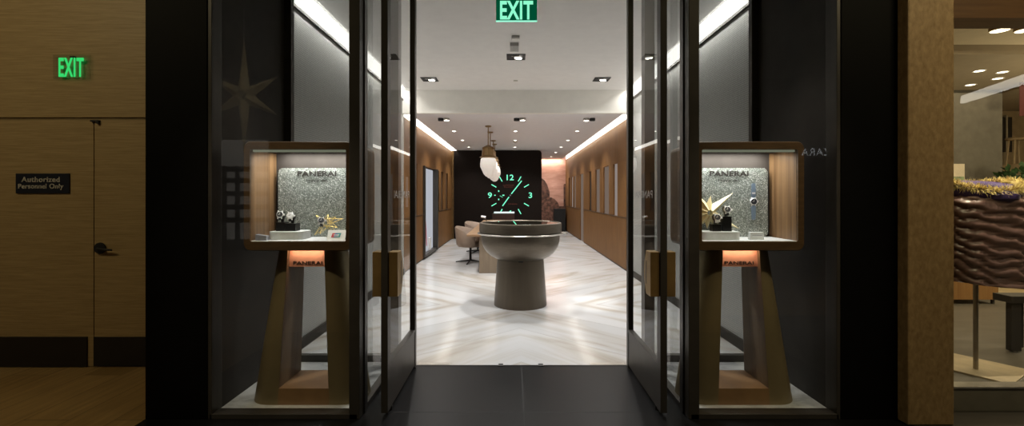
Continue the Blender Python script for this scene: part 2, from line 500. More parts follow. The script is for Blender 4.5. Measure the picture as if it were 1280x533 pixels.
# right stone pillar
bm = bmesh.new(); bx(bm, 2.46, 2.758, 2.92, 3.3, 0, 4.2)
struct(obj('pillar_right', bm, M['pillar_stone'], None, .008), 'tan mottled stone pillar between the black portal and the neighbouring shop', 'pillar')

# ------------------------------------------------------------------ display windows, doors
STORY = 3.5


def window(s, n):
    side = 'travertine wall' if s < 0 else 'stone pillar'
    w = struct(empty('window_%d' % n), 'tall bronze framed display window on the %s side of the doors' % side, 'window')
    xa, xb = s * 1.085, s * 1.155
    lo, hi = sorted((xa, xb))
    box('corner_post', (lo, hi, D0 - .05, D0 + .08, 0, STORY), M['bronze'], w, .003)
    lo, hi = sorted((s * 1.075, s * 1.087)); box('post_lit_side', (lo, hi, D0 + .03, D0 + .085, 0, STORY), M['bronze_lt'], w)  # lighter bronze puts the lit side of the post into its colour
    lo, hi = sorted((s * 2.085, s * 2.06)); box('jamb', (lo, hi, D0 - .05, D0 + .06, 0, STORY), M['bronze'], w, .003)
    lo, hi = sorted((s * 1.10, s * 2.075)); box('bottom_rail', (lo, hi, D0 - .05, D0 + .04, 0, .034), M['bronze'], w, .003)
    bm = bmesh.new(); quad(bm, (s * 1.13, D0, .03), (s * 2.07, D0, .03), (s * 2.07, D0, STORY), (s * 1.13, D0, STORY))
    obj('front_pane', bm, M['pane'], w)
    # return towards the door
    lo, hi = sorted((s * 1.085, s * 1.14)); box('return_rail', (lo, hi, D0 + .08, D1, 0, .035), M['bronze'], w)
    bm = bmesh.new(); quad(bm, (s * 1.115, D0 + .08, .035), (s * 1.115, D1 - .05, .035), (s * 1.115, D1 - .05, STORY), (s * 1.115, D0 + .08, STORY))
    obj('return_pane', bm, M['pane'], w)
    lo, hi = sorted((s * 1.055, s * 1.14)); box('rear_post', (lo, hi, D1 - .05, D1 + .05, 0, STORY), M['bronze_lt'], w)
    # rear screen on the door line
    lo, hi = sorted((s * 2.0, s * 2.07)); box('rear_jamb', (lo, hi, D1, D1 + .06, 0, STORY), M['bronze'], w, .003)
    lo, hi = sorted((s * 1.14, s * 2.0)); box('rear_rail', (lo, hi, D1, D1 + .05, .02, .088), M['bronze'], w)
    bm = bmesh.new(); quad(bm, (s * 1.14, D1 + .025, .085), (s * 2.0, D1 + .025, .085), (s * 2.0, D1 + .025, STORY), (s * 1.14, D1 + .025, STORY))
    obj('rear_pane', bm, M['dimming'], w)
    lo, hi = sorted((s * 2.06, s * 2.085)); box('side_panel', (lo, hi, D0 + .06, D1, .02, STORY), M['side_panel'], w)
    # raised marble display floor
    lo, hi = sorted((s * 1.14, s * 2.06)); f = box('floor_display', (lo, hi, D0 + .04, D1, -.01, .03), M['marble2'])
    struct(f, 'pale marble floor of the display window on the %s side' % side, 'floor')


window(-1, 1); window(1, 2)


def door(s, n):
    dr = struct(empty('door_%d' % n), 'open glass door leaf with dark bronze frame, on the %s side of the entrance' % ('travertine wall' if s < 0 else 'stone pillar'), 'door')
    xi, xo = s * .905, s * .95
    lo, hi = sorted((xi, xo)); yn, yf = 3.02, 3.925; top = 3.42
    box('stile', (lo, hi, yn, yn + .075, .03, top), M['bronze'], dr, .003)
    box('stile', (lo, hi, yf - .06, yf, .005, top), M['bronze'], dr, .003)
    box('kick_panel', (lo + .004, hi - .004, yn + .075, yf - .06, .03, .315), M['bronze'], dr)
    box('bottom_bar', (lo + .001, hi - .001, yn + .075, yf - .06, .315, .335), M['bronze'], dr)
    box('top_rail', (lo, hi, yn + .075, yf - .06, top - .1, top), M['bronze'], dr)
    xm = (xi + xo) / 2
    bm = bmesh.new(); quad(bm, (xm, yn + .07, .33), (xm, yf - .055, .33), (xm, yf - .055, top - .05), (xm, yn + .07, top - .05))
    obj('glass_pane', bm, M['door_pane'], dr)
    # paired pull handle, a rounded block on each face
    for x0, dirn in ((xi, -s), (xo, s)):
        x1 = x0 + dirn * .062
        bm = bmesh.new()
        poly = [(yn + .015, 0.80), (yn + .12, .80)] + [(yn + .12 + .05 * math.sin(PI * k / 8), .80 + .30 * k / 8) for k in range(1, 8)] + [(yn + .12, 1.10), (yn + .015, 1.10)]
        prism(bm, poly, min(x0, x1), max(x0, x1), 'x')
        h = obj('handle', bm, M['handle'], dr, .004)
        bm = bmesh.new(); xr = x1 + dirn * .0012
        prism(bm, [(yn + .10, .87), (yn + .125, .87), (yn + .14, .95), (yn + .125, 1.03), (yn + .10, 1.03)], min(x1, xr), max(x1, xr), 'x')
        obj('finger_slot', bm, M['stand_in'], h)
    # lettering on the glass, read from outside when the door is shut
    text('lettering', 'PANERAI', .055, M['etched'], dr, (xm, yf - .42, 1.485), (PI / 2, 0, s * PI / 2), sx=1.55, ext=.0006)
    bm = bmesh.new(); lathe(bm, [(.022, .0), (.022, .03), (.012, .034), (.012, .06)], 16, xm, yn + .12)
    obj('floor_stop', bm, M['dark_metal'], dr, smooth=True)


door(-1, 3); door(1, 4)
tr = struct(empty('trim_threshold'), 'dark metal threshold strip where granite meets marble', 'trim')
box('strip', (-1.0, 1.0, D1 - .012, D1 + .004, -.02, .003), M['dark_metal'], tr)
for x0, x1 in ((-.9, -.62), (.60, .9)): box('hinge_cover', (x0, x1, D1 + .008, D1 + .06, -.02, .003), M['steel'], tr)
for x in (wx(626, D1), wx(676, D1)): box('floor_socket', (x - .02, x + .02, D1 - .03, D1 + .03, -.02, .006), M['fixture_black'], tr)

# ------------------------------------------------------------------ display stand and showcase
BXC = 1.52


def stand(s):
    side = 'travertine wall' if s < 0 else 'tan stone pillar'
    t = thing('display_stand', 'tapering bronze pedestal carrying the showcase nearer the %s' % side, 'pedestal', (s * BXC, 3.31, .03), 0, 'bronze display pedestals')
    H = 1.07
    def ring(z, hw, hd, n=10):
        """rounded block outline of the whole pedestal at height z"""
        r = hd * .92; pts = []
        for cx, cy, a0 in ((hw - r, -hd + r, -PI / 2), (hw - r, hd - r, 0), (-hw + r, hd - r, PI / 2), (-hw + r, -hd + r, PI)):
            for i in range(n + 1):
                a = a0 + PI / 2 * i / n; pts.append((cx + r * math.cos(a), cy + r * math.sin(a)))
        return pts
    def dims(z):
        k = z / H
        return .405 + (.232 - .405) * k, .17 + (.13 - .17) * k, .178 + (.128 - .178) * k      # half width, half depth, half tunnel
    for sg in (-1, 1):
        bm = bmesh.new(); rings = []
        for z in [H * i / 6 for i in range(7)]:
            hw, hd, tw = dims(z)
            p = [(x, y, z) for x, y in ring(z, hw, hd) if x > tw]
            p = [(tw, -hd, z)] + sorted([q for q in p], key=lambda q: math.atan2(q[1], q[0] - tw)) + [(tw, hd, z)]
            rings.append([(sg * x, y, zz) for x, y, zz in p])
        n = min(len(r) for r in rings)
        if all(len(r) == n for r in rings): loft(bm, rings)
        else:
            def resample(r, m=24):
                out_ = []
                L_ = [0]
                for a, b in zip(r, r[1:]): L_.append(L_[-1] + (Vector(b) - Vector(a)).length)
                for k in range(m):
                    g = L_[-1] * k / (m - 1); i = 0
                    while i < len(L_) - 2 and L_[i + 1] < g: i += 1
                    f = (g - L_[i]) / max(1e-9, L_[i + 1] - L_[i])
                    out_.append(tuple(Vector(r[i]).lerp(Vector(r[i + 1]), f)))
                return out_
            loft(bm, [resample(r) for r in rings])
        lg = obj('leg', bm, M['stand'], t, smooth=True, angle=45)
        bm = bmesh.new()
        hw0, hd0, t0 = dims(.115); hw1, hd1, t1 = dims(H)
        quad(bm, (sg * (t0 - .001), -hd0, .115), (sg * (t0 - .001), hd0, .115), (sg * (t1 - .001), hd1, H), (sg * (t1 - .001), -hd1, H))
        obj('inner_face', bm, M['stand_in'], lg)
    hw, hd, tw = dims(0.0); hw1, hd1, tw1 = dims(.112)
    bm = bmesh.new()
    loft(bm, [[(-tw, -hd, 0), (tw, -hd, 0), (tw, hd, 0), (-tw, hd, 0)], [(-tw1, -hd1, .112), (tw1, -hd1, .112), (tw1, hd1, .112), (-tw1, hd1, .112)]])
    obj('base_block', bm, M['copper_wood'] if 'copper_wood' in M else M['stand_base'], t)
    z0, z1 = .945, 1.06
    hw, hd, tw = dims(z0); hw1, hd1, tw1 = dims(z1)
    bm = bmesh.new()
    loft(bm, [[(-tw, -.10, z0), (tw, -.10, z0), (tw, -.08, z0), (-tw, -.08, z0)], [(-tw1, -.10, z1), (tw1, -.10, z1), (tw1, -.08, z1), (-tw1, -.08, z1)]])
    fc = obj('fascia', bm, M['copper'], t)
    text('lettering', 'PANERAI', .024, M['ink'], fc, (0, -.102, z0 + .026), sx=1.55, ext=.001, bold=.01)
    bm = bmesh.new(); bx(bm, -.12, .12, -.128, -.112, 1.062, 1.068)
    obj('light_strip', bm, emit('warm strip', (1, .55, .35), 8), t)
    l = area('stand light', (s * BXC, 3.31 - .13, 1.095), (math.radians(18), 0, 0), .22, .02, .50, (1, .74, .58))


M['stand_base'] = plain('stand base wood', (.26, .145, .065), .45)


def showcase(s):
    side = 'travertine wall' if s < 0 else 'tan stone pillar'
    t = thing('watch_showcase', 'square open walnut showcase with glittering back, nearer the %s' % side, 'showcase', (s * BXC, 3.06, 1.104), 0, 'walnut watch showcases')
    h = .369; Hh = .737; dp = .48
    o = rrect(-h, h, 0, Hh, .045); i_ = rrect(-h + .046, h - .046, .062, Hh - .052, .012)
    bm = bmesh.new()
    # outer skin, rounded front rim, inner rim
    n = len(o)
    ro = [[(x, y, z) for x, z in o] for y in (dp, .012)] + [[(x * .985, 0, Hh / 2 + (z - Hh / 2) * .985) for x, z in o]]
    ri = [[(x, y, z) for x, z in i_] for y in (0, .02)]
    loft(bm, ro + ri, cap=False)
    bm.faces.new([bm.verts.new((x, dp, z)) for x, z in o])
    obj('case_frame', bm, M['box_wood'], t, smooth=True)
    yb = .345
    for sg in (-1, 1):
        bm = bmesh.new(); x = sg * (h - .046)
        quad(bm, (x, .015, .062), (x, yb, .062), (x, yb, Hh - .052), (x, .015, Hh - .052)); obj('side_lining', bm, M['box_wood_in'], t)
    bm = bmesh.new(); quad(bm, (-h + .046, yb, .062), (h - .046, yb, .062), (h - .046, yb, Hh - .05), (-h + .046, yb, Hh - .05)); obj('back_lining', bm, M['box_back'], t)
    bm = bmesh.new(); quad(bm, (-h + .046, .012, Hh - .052), (h - .046, .012, Hh - .052), (h - .046, yb, Hh - .052), (-h + .046, yb, Hh - .052)); obj('top_lining', bm, M['box_back'], t)
    box('display_shelf', (-h + .046, h - .046, .008, yb, .055, .066), M['white'], t)
    box('light_strip', (-h + .05, h - .05, .03, .05, Hh - .068, Hh - .054), M['led'], t)
    bm = bmesh.new(); prism(bm, rrect(-.287, .287, .067, .575, .035), .30, .325, 'y')
    bd = obj('glitter_board', bm, M['glitter'], t)
    text('lettering', 'PANERAI', .037, M['ink'], bd, (0, .297, .535), sx=1.42, ext=.002, bold=.012)
    text('lettering', 'FIRENZE 1860', .012, M['ink'], bd, (0, .298, .485), sx=1.5, ext=.001)
    area('case back wash', (s * BXC, 3.06 + .272, 1.104 + Hh - .06), (math.radians(9), 0, 0), .52, .02, 3.6, (1, 1, .96))
    area('case front wash', (s * BXC, 3.06 + .10, 1.104 + Hh - .062), (math.radians(12), 0, 0), .50, .05, 2.4, (1, 1, .98))


stand(-1); stand(1); showcase(-1); showcase(1)
SHZ = 1.104 + .066            # top of the showcase shelf


# ------------------------------------------------------------------ watches and display pieces
def watch(label, loc, strap, dial, tilt=-.5, rz=0, flat=False, r=.0235):
    """wrist watch facing -Y; case centre at loc"""
    t = thing('wrist_watch', label, 'watch', loc, rz)
    t.rotation_euler = (tilt, 0, rz)
    def facing(o): o.rotation_euler = (PI / 2, 0, 0); return o
    bm = bmesh.new(); k = r
    lathe(bm, [(0, -.006), (k * .92, -.006), (k, -.002), (k, .004), (k * .84, .008), (k * .80, .0065), (0, .0065)], 28, cap=False)
    for a in (-1, 1):
        for b in (-1, 1): bx(bm, a * k * .55 - .003, a * k * .55 + .003, b * k * 1.05 - .006, b * k * 1.05 + .006, -.005, .002)
    facing(obj('case', bm, M['watch_steel'], t, smooth=True))
    bm = bmesh.new(); lathe(bm, [(0, .0068), (k * .8, .0068), (k * .8, .0074), (0, .0074)], 28, cap=False)
    dl = facing(obj('dial', bm, dial, t))
    bm = bmesh.new(); bx(bm, -.001, .001, 0, k * .6, .0076, .0082); bx(bm, -k * .45, 0, -.001, .001, .0076, .0082)
    facing(obj('hands', bm, M['lume'] if dial is not M['watch_dial_w'] else M['ink'], t))
    bm = bmesh.new(); tube(bm, [(k, 0, 0), (k + .006, 0, 0)], .0035); bx(bm, k, k + .008, -.007, -.004, -.002, .002); bx(bm, k, k + .008, .004, .007, -.002, .002); bx(bm, k + .006, k + .009, -.007, .007, -.002, .002)
    facing(obj('crown_guard', bm, M['watch_steel'], t))
    bm = bmesh.new()
    if flat:
        for sg in (-1, 1):
            pts = [(.017, sg * k * .98), (.0165, sg * k * 2.2), (.014, sg * (k + .098)), (.008, sg * (k + .108))]
            P = [(x, .004, z) for x, z in pts] + [(-x, .004, z) for x, z in pts[::-1]]
            bm = bmesh.new()
            loft(bm, [P, [(x, -.001, z) for x, _, z in P]]); obj('strap', bm, strap, t)
        bm = bmesh.new()
        for sg in (-1,):
            bx(bm, -.0115, .0115, -.003, .005, .055, .068)
        obj('buckle', bm, M['watch_steel'], t)
    else:
        # closed strap loop behind the case
        inner = []; outer = []
        for i in range(25):
            a = -PI * .5 + PI * .30 + (2 * PI - PI * .6) * i / 24
            inner.append((.030 * math.cos(a + PI / 2 - PI * .0), 0)); 
        R1, R2 = .028, .0315
        for i in range(21):
            a = math.radians(50) + math.radians(260) * i / 20
            # angle measured from -Y (the case side)
            y = -math.cos(a); z = math.sin(a)
            inner.append((y, z))
        pts = inner[25:]
        A = [[(x, .028 + y * R, z * R) for (y, z) in pts] for x, R in ((-.011, R1), (-.011, R2), (.011, R2), (.011, R1))]
        loft(bm, [[A[q][j] for q in range(4)] for j in range(len(pts))])
        obj('strap', bm, strap, t, smooth=True)
    return t


def watch_post(label, x, y, w, h, z):
    """black block with a C cushion that carries a watch"""
    t = thing('watch_block', label, 'display block', (x, y, z))
    box('block', (-w / 2, w / 2, -w / 2, w / 2, 0, h), M['black_block'], t, .002)
    bm = bmesh.new(); bx(bm, -.008, .008, -.006, .010, h, h + .028); obj('neck', bm, M['black_block'], t)
    bm = bmesh.new(); tube(bm, [(-.0105, .004, h + .047), (.0105, .004, h + .047)], .0225, 20); obj('cushion', bm, M['strap_black'], t, smooth=True)
    return t


def plinth(label, x0, x1, y0, y1, z0, z1):
    bm = bmesh.new(); prism(bm, rrect(x0, x1, y0, y1, .04), z0, z1, 'z')
    return tag(obj('display_plinth', bm, M['plinth'], None, .003, seg=2), label, 'plinth')


PT = .056
plinth('pale rounded plinth under two watches in the showcase by the travertine wall', -1.775, -1.54, 3.15, 3.33, SHZ, SHZ + PT)
plinth('pale rounded plinth under two watches in front of the gold star', 1.235, 1.50, 3.13, 3.30, SHZ, SHZ + PT)
ZP = SHZ + PT
watch_post('black block on the plinth nearest the travertine wall', -1.712, 3.235, .062, .062, ZP)
watch('steel watch on the black block nearest the travertine wall', (-1.712, 3.20, ZP + .116), M['strap_black'], M['watch_dial'], -.35, .25)
watch_post('wider black block beside the gold wire star plinth', -1.640, 3.235, .074, .054, ZP)
watch('white faced watch on the wider black block', (-1.640, 3.20, ZP + .108), M['strap_black'], M['watch_dial_w'], -.35, .25)
watch_post('low black block before the gold star', 1.350, 3.205, .058, .050, ZP)
watch('steel watch on the low black block before the gold star', (1.350, 3.17, ZP + .097), M['strap_white'], M['watch_dial'], -.35, -.2)
watch_post('tall black block beside the gold star', 1.425, 3.215, .064, .105, ZP)
watch('steel watch on the tall black block beside the gold star', (1.425, 3.18, ZP + .152), M['strap_black'], M['watch_dial'], -.35, -.2)
watch('blue grey strap watch hung flat on the glittering back board', (1.698, 3.352, 1.432), M['strap_blue'], M['watch_dial'], 0, 0, True, .027)
# gold ridged star
st = thing('gold_star', 'large pale gold faceted star ornament in the right showcase', 'star ornament', (wx(885, 3.30), 3.305, wz(266, 3.30)))
bm = bmesh.new()
def spike(bm, ang, L, w, dep):
    d = Vector((math.cos(ang), 0, math.sin(ang))); n = Vector((-math.sin(ang), 0, math.cos(ang)))
    b = d * .02
    base = [b + n * w, b + Vector((0, -dep, 0)), b - n * w, b + Vector((0, dep * .4, 0))]
    tip = bm.verts.new(d * L); V = [bm.verts.new(p) for p in base]
    for i in range(4): bm.faces.new((V[i], V[(i + 1) % 4], tip))
    bm.faces.new(V[::-1])
for ang, L in ((38, .235), (80, .125), (122, .22), (160, .11), (197, .12), (236, .15), (268, .12), (333, .26), (300, .11)):
    spike(bm, math.radians(ang), L, .036, .048)
obj('star_body', bm, M['gold'], st)
# wire star, watch on it, payment card
ws = thing('wire_star', 'open gold wire star sculpture in the left showcase', 'star ornament', (wx(408, 3.24), 3.24, wz(279, 3.24)))
bm = bmesh.new(); ctr = Vector((0, 0, 0)); rnd = random.Random(3)
tips = [(-.085, .0, -.055 - .03), (-.065, -.02, .055), (.0, .03, .06), (.075, -.02, .045), (.11, .02, .03), (.09, -.03, -.03), (-.03, -.04, -.075), (.05, .03, -.075)]
tips = [(x, y, max(z, wz(279, 3.24) * 0 - .104)) for x, y, z in tips]
for i, tp in enumerate(tips):
    tp = Vector(tp); dd = tp.normalized()
    u = dd.cross(Vector((0, 1, 0))).normalized(); v = dd.cross(u)
    corners = [ctr + dd * .022 + .026 * (math.cos(q) * u + math.sin(q) * v) for q in (0, 2.1, 4.2)]
    for c in corners: tube(bm, [c, tp], .0016, 6)
    for a, b in zip(corners, corners[1:] + corners[:1]): tube(bm, [a, b], .0014, 6)
obj('wire_frame', bm, M['gold_wire'], ws, smooth=True)
watch('steel watch perched on the gold wire star', (wx(402, 3.2), 3.195, wz(276, 3.2)), M['strap_black'], M['watch_dial'], -.5, .35)
pc = thing('payment_card_sign', 'white folded card with red, blue and teal mark in the left showcase', 'card', (wx(420, 3.12), 3.125, SHZ), .12)
bm = bmesh.new()
quad(bm, (-.058, -.02, 0), (.062, -.02, 0), (.062, .02, .068), (-.058, .02, .068)); quad(bm, (-.058, .055, 0), (.062, .055, 0), (.062, .02, .068), (-.058, .02, .068))
obj('folded_card', bm, M['white'], pc)
mk = empty('mark'); mk.parent = pc; mk.location = (.0, -.0015, .034); mk.rotation_euler = (math.atan2(.068, .04), 0, 0)
for k, mm in enumerate(('card_red', 'card_blue', 'card_teal')):
    bm = bmesh.new(); x = -.030 + .018 * k
    quad(bm, (x - .002, -.016, .001 + .0002 * k), (x + .020, -.016, .001 + .0002 * k), (x + .026, .016, .001 + .0002 * k), (x + .004, .016, .001 + .0002 * k)); obj('colour_block', bm, M[mm], mk)
bm = bmesh.new(); bx(bm, -.018, .02, .000, .005, .0018, .0022); bx(bm, -.014, .018, -.008, -.004, .0018, .0022); obj('mark_lettering', bm, M['white'], mk)
bm = bmesh.new(); prism(bm, [(-.038, 0), (.038, 0), (.038, .03), (-.038, .042)], -.02, .02, 'y')
gb = tag(obj('price_block', bm, M['grey_block'], None, .002), 'small grey wedge on the shelf by the walnut side of the left showcase', 'price block'); gb.location = (wx(328, 3.12), 3.12, SHZ)
cb = thing('label_block', 'small pale clear block below the hanging watch', 'label block', (wx(946, 3.16), 3.17, SHZ))
bm = bmesh.new(); prism(bm, [(-.05, 0), (.05, 0), (.046, .052), (-.046, .052)], -.016, .016, 'y'); obj('pale_block', bm, M['plinth'], cb, .003)
box('printed_line', (-.034, .034, -.0175, -.0165, .03, .033), M['grey_block'], cb)

# ================================================================== THE STORE
bm = bmesh.new(); bx(bm, -2.5, 2.5, D1, 19.2, -.1, 0)
struct(obj('floor_store', bm, M['marble']), 'white bookmatched marble floor of the watch shop', 'floor')
YB = 8.44; ZH = 3.43; ZLOW = 3.0; YM = 18.9; YC = 15.4
sbox('ceiling_front', (-2.06, 2.06, D1 + .08, YB + .2, ZH, ZH + .12), M['white_ceiling'], 'high white ceiling just inside the entrance', 'ceiling')
sbox('ceiling_back', (-1.99, 1.99, YB + .12, YM + .2, ZLOW, ZLOW + .1), M['grey_ceiling'], 'lower pale ceiling over the rear of the shop', 'ceiling')
sbox('beam_ceiling', (-2.12, 2.12, YB, YB + .12, ZLOW, ZH + .1), M['beam'], 'pale drop face between high and low ceilings', 'beam')
bm = bmesh.new(); bx(bm, -2.6, 2.6, D1, 19.3, 3.75, 3.9)
struct(obj('roof_slab', bm, M['white_ceiling']), 'slab above the shop ceilings', 'ceiling')
sbox('beam_door', (-2.1, 2.1, D1 - .05, D1 + .08, 3.43, 3.8), M['bronze'], 'dark header over the glass doors', 'beam')
for s in (-1, 1):
    nm = 'left' if s < 0 else 'right'
    lo, hi = sorted((s * 2.42, s * 2.6))
    sbox('wall_shell_' + nm, (lo, hi, D1, 19.3, 0, 3.8), M['wood_dark'], 'outer side wall behind the oak panels, %s' % nm, 'wall')
    mw = struct(empty('wall_mesh_' + nm), 'pale woven mesh wall under the front cove, %s side' % nm, 'wall')
    lo, hi = sorted((s * 2.12, s * 2.2))
    box('mesh_panel', (lo, hi, D1 + .06, YB + .1, .10, 3.24), M['mesh'], mw)
    lo, hi = sorted((s * 2.10, s * 2.21)); box('top_rail', (lo, hi, D1 + .06, YB + .1, 3.235, 3.262), M['bronze'], mw)
    lo, hi = sorted((s * 2.095, s * 2.2)); box('baseboard', (lo, hi, D1 + .06, YB + .1, 0, .10), M['side_panel'], mw)
    lo, hi = sorted((s * 2.14, s * 2.2)); box('glowing_wall_band', (lo, hi, D1 + .06, YB + .1, 3.262, 3.6), M['cove_hi'], mw)  # wall band above the rail glows itself in place of LED wash
    lo, hi = sorted((s * 2.13, s * 2.2)); cs = box('cove_light_' + nm, (lo, hi, YB + .12, YM, 2.95, 3.12), M['cove'])
    struct(cs, 'long white light slot above the oak panelling, %s wall' % nm, 'cove light')
    area('front cove wash ' + nm, (s * 2.0, 6.2, 3.415), (0, s * math.radians(-28), 0), .03, 4.3, 36, (1, .97, .92))
    area('rear cove wash ' + nm, (s * 1.97, 13.6, 2.98), (0, s * math.radians(-35), 0), .03, 9.8, 26, (1, .93, .82))

Z1, Z2, ZT = 1.04, 2.15, 2.95


def oak_wall(s, name, openings, label):
    w = struct(empty(name), label, 'wall')
    xf, xb, xk = s * W, s * (W + .10), s * (W + .26)
    def b(n, y0, y1, z0, z1, m, a=xf, c=xb, bev=.002):
        lo, hi = sorted((a, c)); return box(n, (lo, hi, y0, y1, z0, z1), m, w, bev)
    y0 = YB + .12; ye = YM if s > 0 else YC
    b('upper_panel', y0, ye, Z2, ZT, M['wood'])
    b('shelf_line', y0, ye, Z1 - .012, Z1 + .004, M['wood_dark'], s * (W - .008), xb, 0) if not any(o[2] for o in openings) else None
    edges = y0
    for a, c, full, mat in openings:
        b('slat', edges, a, Z1, Z2, M['wood_slat']); edges = c
        if mat is None: continue
        bm = bmesh.new(); x = xk - s * .225
        quad(bm, (x, a - .05, 0 if full else Z1), (x, c + .05, 0 if full else Z1), (x, c + .05, Z2 + .02), (x, a - .05, Z2 + .02))
        obj('niche_back', bm, mat, w)
    b('slat', edges, ye, Z1, Z2, M['wood_slat'])
    segs = []; e = y0
    for a, c, full, mat in openings:
        if full: segs.append((e, a)); e = c
    segs.append((e, ye))
    for a, c in segs:
        b('lower_panel', a, c, .03, Z1 - .012, M['wood'])
        b('ledge', a, c, Z1 - .012, Z1, M['wood_dark'], s * (W - .01), xb, 0)
        b('plinth', a, c, 0, .03, M['fixture_black'], s * (W + .008), xb, 0)
    # vertical veneer joints
    bm = bmesh.new(); y = y0 + 1.0
    while y < ye - .4:
        if not any(a - .05 < y < c + .05 for a, c, f, _ in openings if f):
            lo, hi = sorted((s * (W - .0006), s * W)); bx(bm, lo, hi, y, y + .006, .03, Z1 - .012)
        lo, hi = sorted((s * (W - .0006), s * W)); bx(bm, lo, hi, y, y + .006, Z2, ZT); y += 1.15
    obj('joint', bm, M['wood_dark'], w)
    return w


oak_wall(1, 'wall_oak_right', [(9.55, 9.95, 0, M['niche_glow']), (10.4, 11.05, 0, M['mirror_glow']), (11.5, 12.1, 0, M['mirror_glow']), (12.75, 13.15, 0, M['fixture_black']), (14.15, 14.9, 1, M['mirror_glow']), (15.9, 16.4, 0, M['mirror_glow']), (16.6, 17.1, 0, M['niche_glow']), (17.5, 17.9, 0, M['wood_dark'])], 'oak panelled wall with vertical slats and mirrored niches on the right')
oak_wall(-1, 'wall_oak_left', [(9.2, 9.75, 0, M['wood_dark']), (10.4, 12.0, 1, None), (12.25, 12.65, 0, M['wood_dark']), (13.0, 13.45, 0, M['wood_dark']), (13.9, 14.35, 0, M['wood_dark'])], 'oak panelled wall with tall lit opening and slats on the left')
# frame and printed lines of the lit panel in the left wall
lb = thing('lightbox_panel', 'tall glowing white panel with pink lines in the left oak wall', 'lit panel', (-2.14, 11.2, 0))
box('frame', (-.02, .10, .72, .84, .05, 2.15), M['bronze'], lb); box('frame', (-.02, .07, -.84, -.76, .05, 2.15), M['bronze'], lb); box('sill', (-.02, .07, -.8, .8, .05, .11), M['bronze'], lb)
bm = bmesh.new(); quad(bm, (-.03, -.76, .11), (-.03, .72, .11), (-.03, .72, 2.12), (-.03, -.76, 2.12)); obj('lit_print', bm, M['lightbox'], lb)
bm = bmesh.new()
for a in (-.55, -.38): tube(bm, [(-.022, a - .1, 1.5), (-.022, a - .05, 1.1), (-.022, a + .1, .7), (-.022, a + .2, .25)], .014, 6)
obj('printed_line', bm, M['pink_line'], lb)
bm = bmesh.new(); bx(bm, -.022, .02, -.05, .2, .12, .42); obj('white_box', bm, M['white'], lb)
sbox('trim_brass', (-2.12, -2.06, YC - .12, YC - .04, 0, 2.96), M['brass'], 'slim brass edge strip at the end of the left oak wall', 'trim')

# clock wall and clock
bm = bmesh.new(); prism(bm, rrect(-2.4, .90, 0, 2.985, .10, 8, (0, 1, 0, 0)), YC, YC + .35, 'y')
struct(obj('wall_clock_panel', bm, M['clock_wall']), 'dark brown partition wall carrying the glowing clock', 'wall')
cd = YC - .015; ccx, ccz = wx(637.75, cd), wz(244.3, cd); u = cd / F
ck = thing('wall_clock', 'large glowing green clock dial on the dark partition wall', 'clock', (ccx, YC, ccz))
for n_, (dx, dz) in {'12': (0, 22.3), '3': (25.2, 0), '9': (-25.4, 0), '6': (0, -22.3)}.items():
    text('numeral', n_, 7.0 * u, M['teal'], ck, (dx * u, -.012, dz * u), bold=.012, sx=1.15)
for hr in (1, 2, 4, 5, 7, 8, 10, 11):
    a = math.radians(90 - 30 * hr); bm = bmesh.new(); w_ = .55 * u
    d_ = Vector((math.cos(a), 0, math.sin(a))); n_ = Vector((-math.sin(a), 0, math.cos(a)))
    P = [d_ * 20 * u + n_ * w_, d_ * 27 * u + n_ * w_, d_ * 27 * u - n_ * w_, d_ * 20 * u - n_ * w_]
    loft(bm, [[p + Vector((0, -.004, 0)) for p in P], [p + Vector((0, -.012, 0)) for p in P]]); obj('hour_mark', bm, M['teal'], ck)
for nm, ang, r0, r1, w_ in (('minute_hand', 90 - 38.5, 2.3, 23, .62), ('hour_hand', 90 - 215.5, 2.6, 16.5, .62)):
    a = math.radians(ang); bm = bmesh.new(); d_ = Vector((math.cos(a), 0, math.sin(a))); n_ = Vector((-math.sin(a), 0, math.cos(a))); w_ *= u
    P = [d_ * r0 * u + n_ * w_, d_ * r1 * u + n_ * w_, d_ * r1 * u - n_ * w_, d_ * r0 * u - n_ * w_]
    loft(bm, [[p + Vector((0, -.016, 0)) for p in P], [p + Vector((0, -.028, 0)) for p in P]]); obj(nm, bm, M['teal'], ck)
bm = bmesh.new(); lathe(bm, [(1.0 * u, 0), (1.0 * u, .03)], 24); hb = obj('hub', bm, M['grey_block'], ck, smooth=True); hb.rotation_euler = (PI / 2, 0, 0)
sd = empty('small_seconds_dial'); sd.parent = ck; sd.location = (-11.7 * u, 0, 0)
for dx, dz, a_, b_ in ((-2.7, 5.2, .7, .9), (-2.7, -5.2, .7, .9), (-7.4, 0, .9, .6), (3.2, 0, 1.2, .7)):
    box('second_mark', ((dx - a_) * u, (dx + a_) * u, -.012, -.004, (dz - b_) * u, (dz + b_) * u), M['teal'], sd)
bm = bmesh.new(); tube(bm, [(-1.2 * u, -.016, -.6 * u), (2.2 * u, -.016, -2.6 * u)], .25 * u, 6); obj('seconds_hand', bm, M['teal'], sd)
text('lettering', 'LUMINOR', 1.7 * u, M['teal_dim'], ck, (-2 * u, -.006, 12.6 * u), sx=1.3)
text('lettering', 'PANERAI', 1.5 * u, M['teal_dim'], ck, (-2 * u, -.006, 10.2 * u), sx=1.3)
text('lettering', 'PANERAI', 1.5 * u, M['teal_dim'], ck, (3 * u, -.006, -11 * u), sx=1.3)
dc = thing('display_cabinet', 'low dark cabinet with lit white top edge below the clock', 'cabinet', ((wx(617.5, 14.2) + wx(643, 14.2)) / 2, 14.3, 0))
hwid = (wx(643, 14.2) - wx(617.5, 14.2)) / 2
box('carcass', (-hwid - .05, hwid, -.1, .3, 0, .90), plain('red brown cabinet', (.035, .016, .012), .4), dc, .004)
box('lit_top', (-hwid, hwid, -.12, .3, .915, .945), M['white_line'], dc)

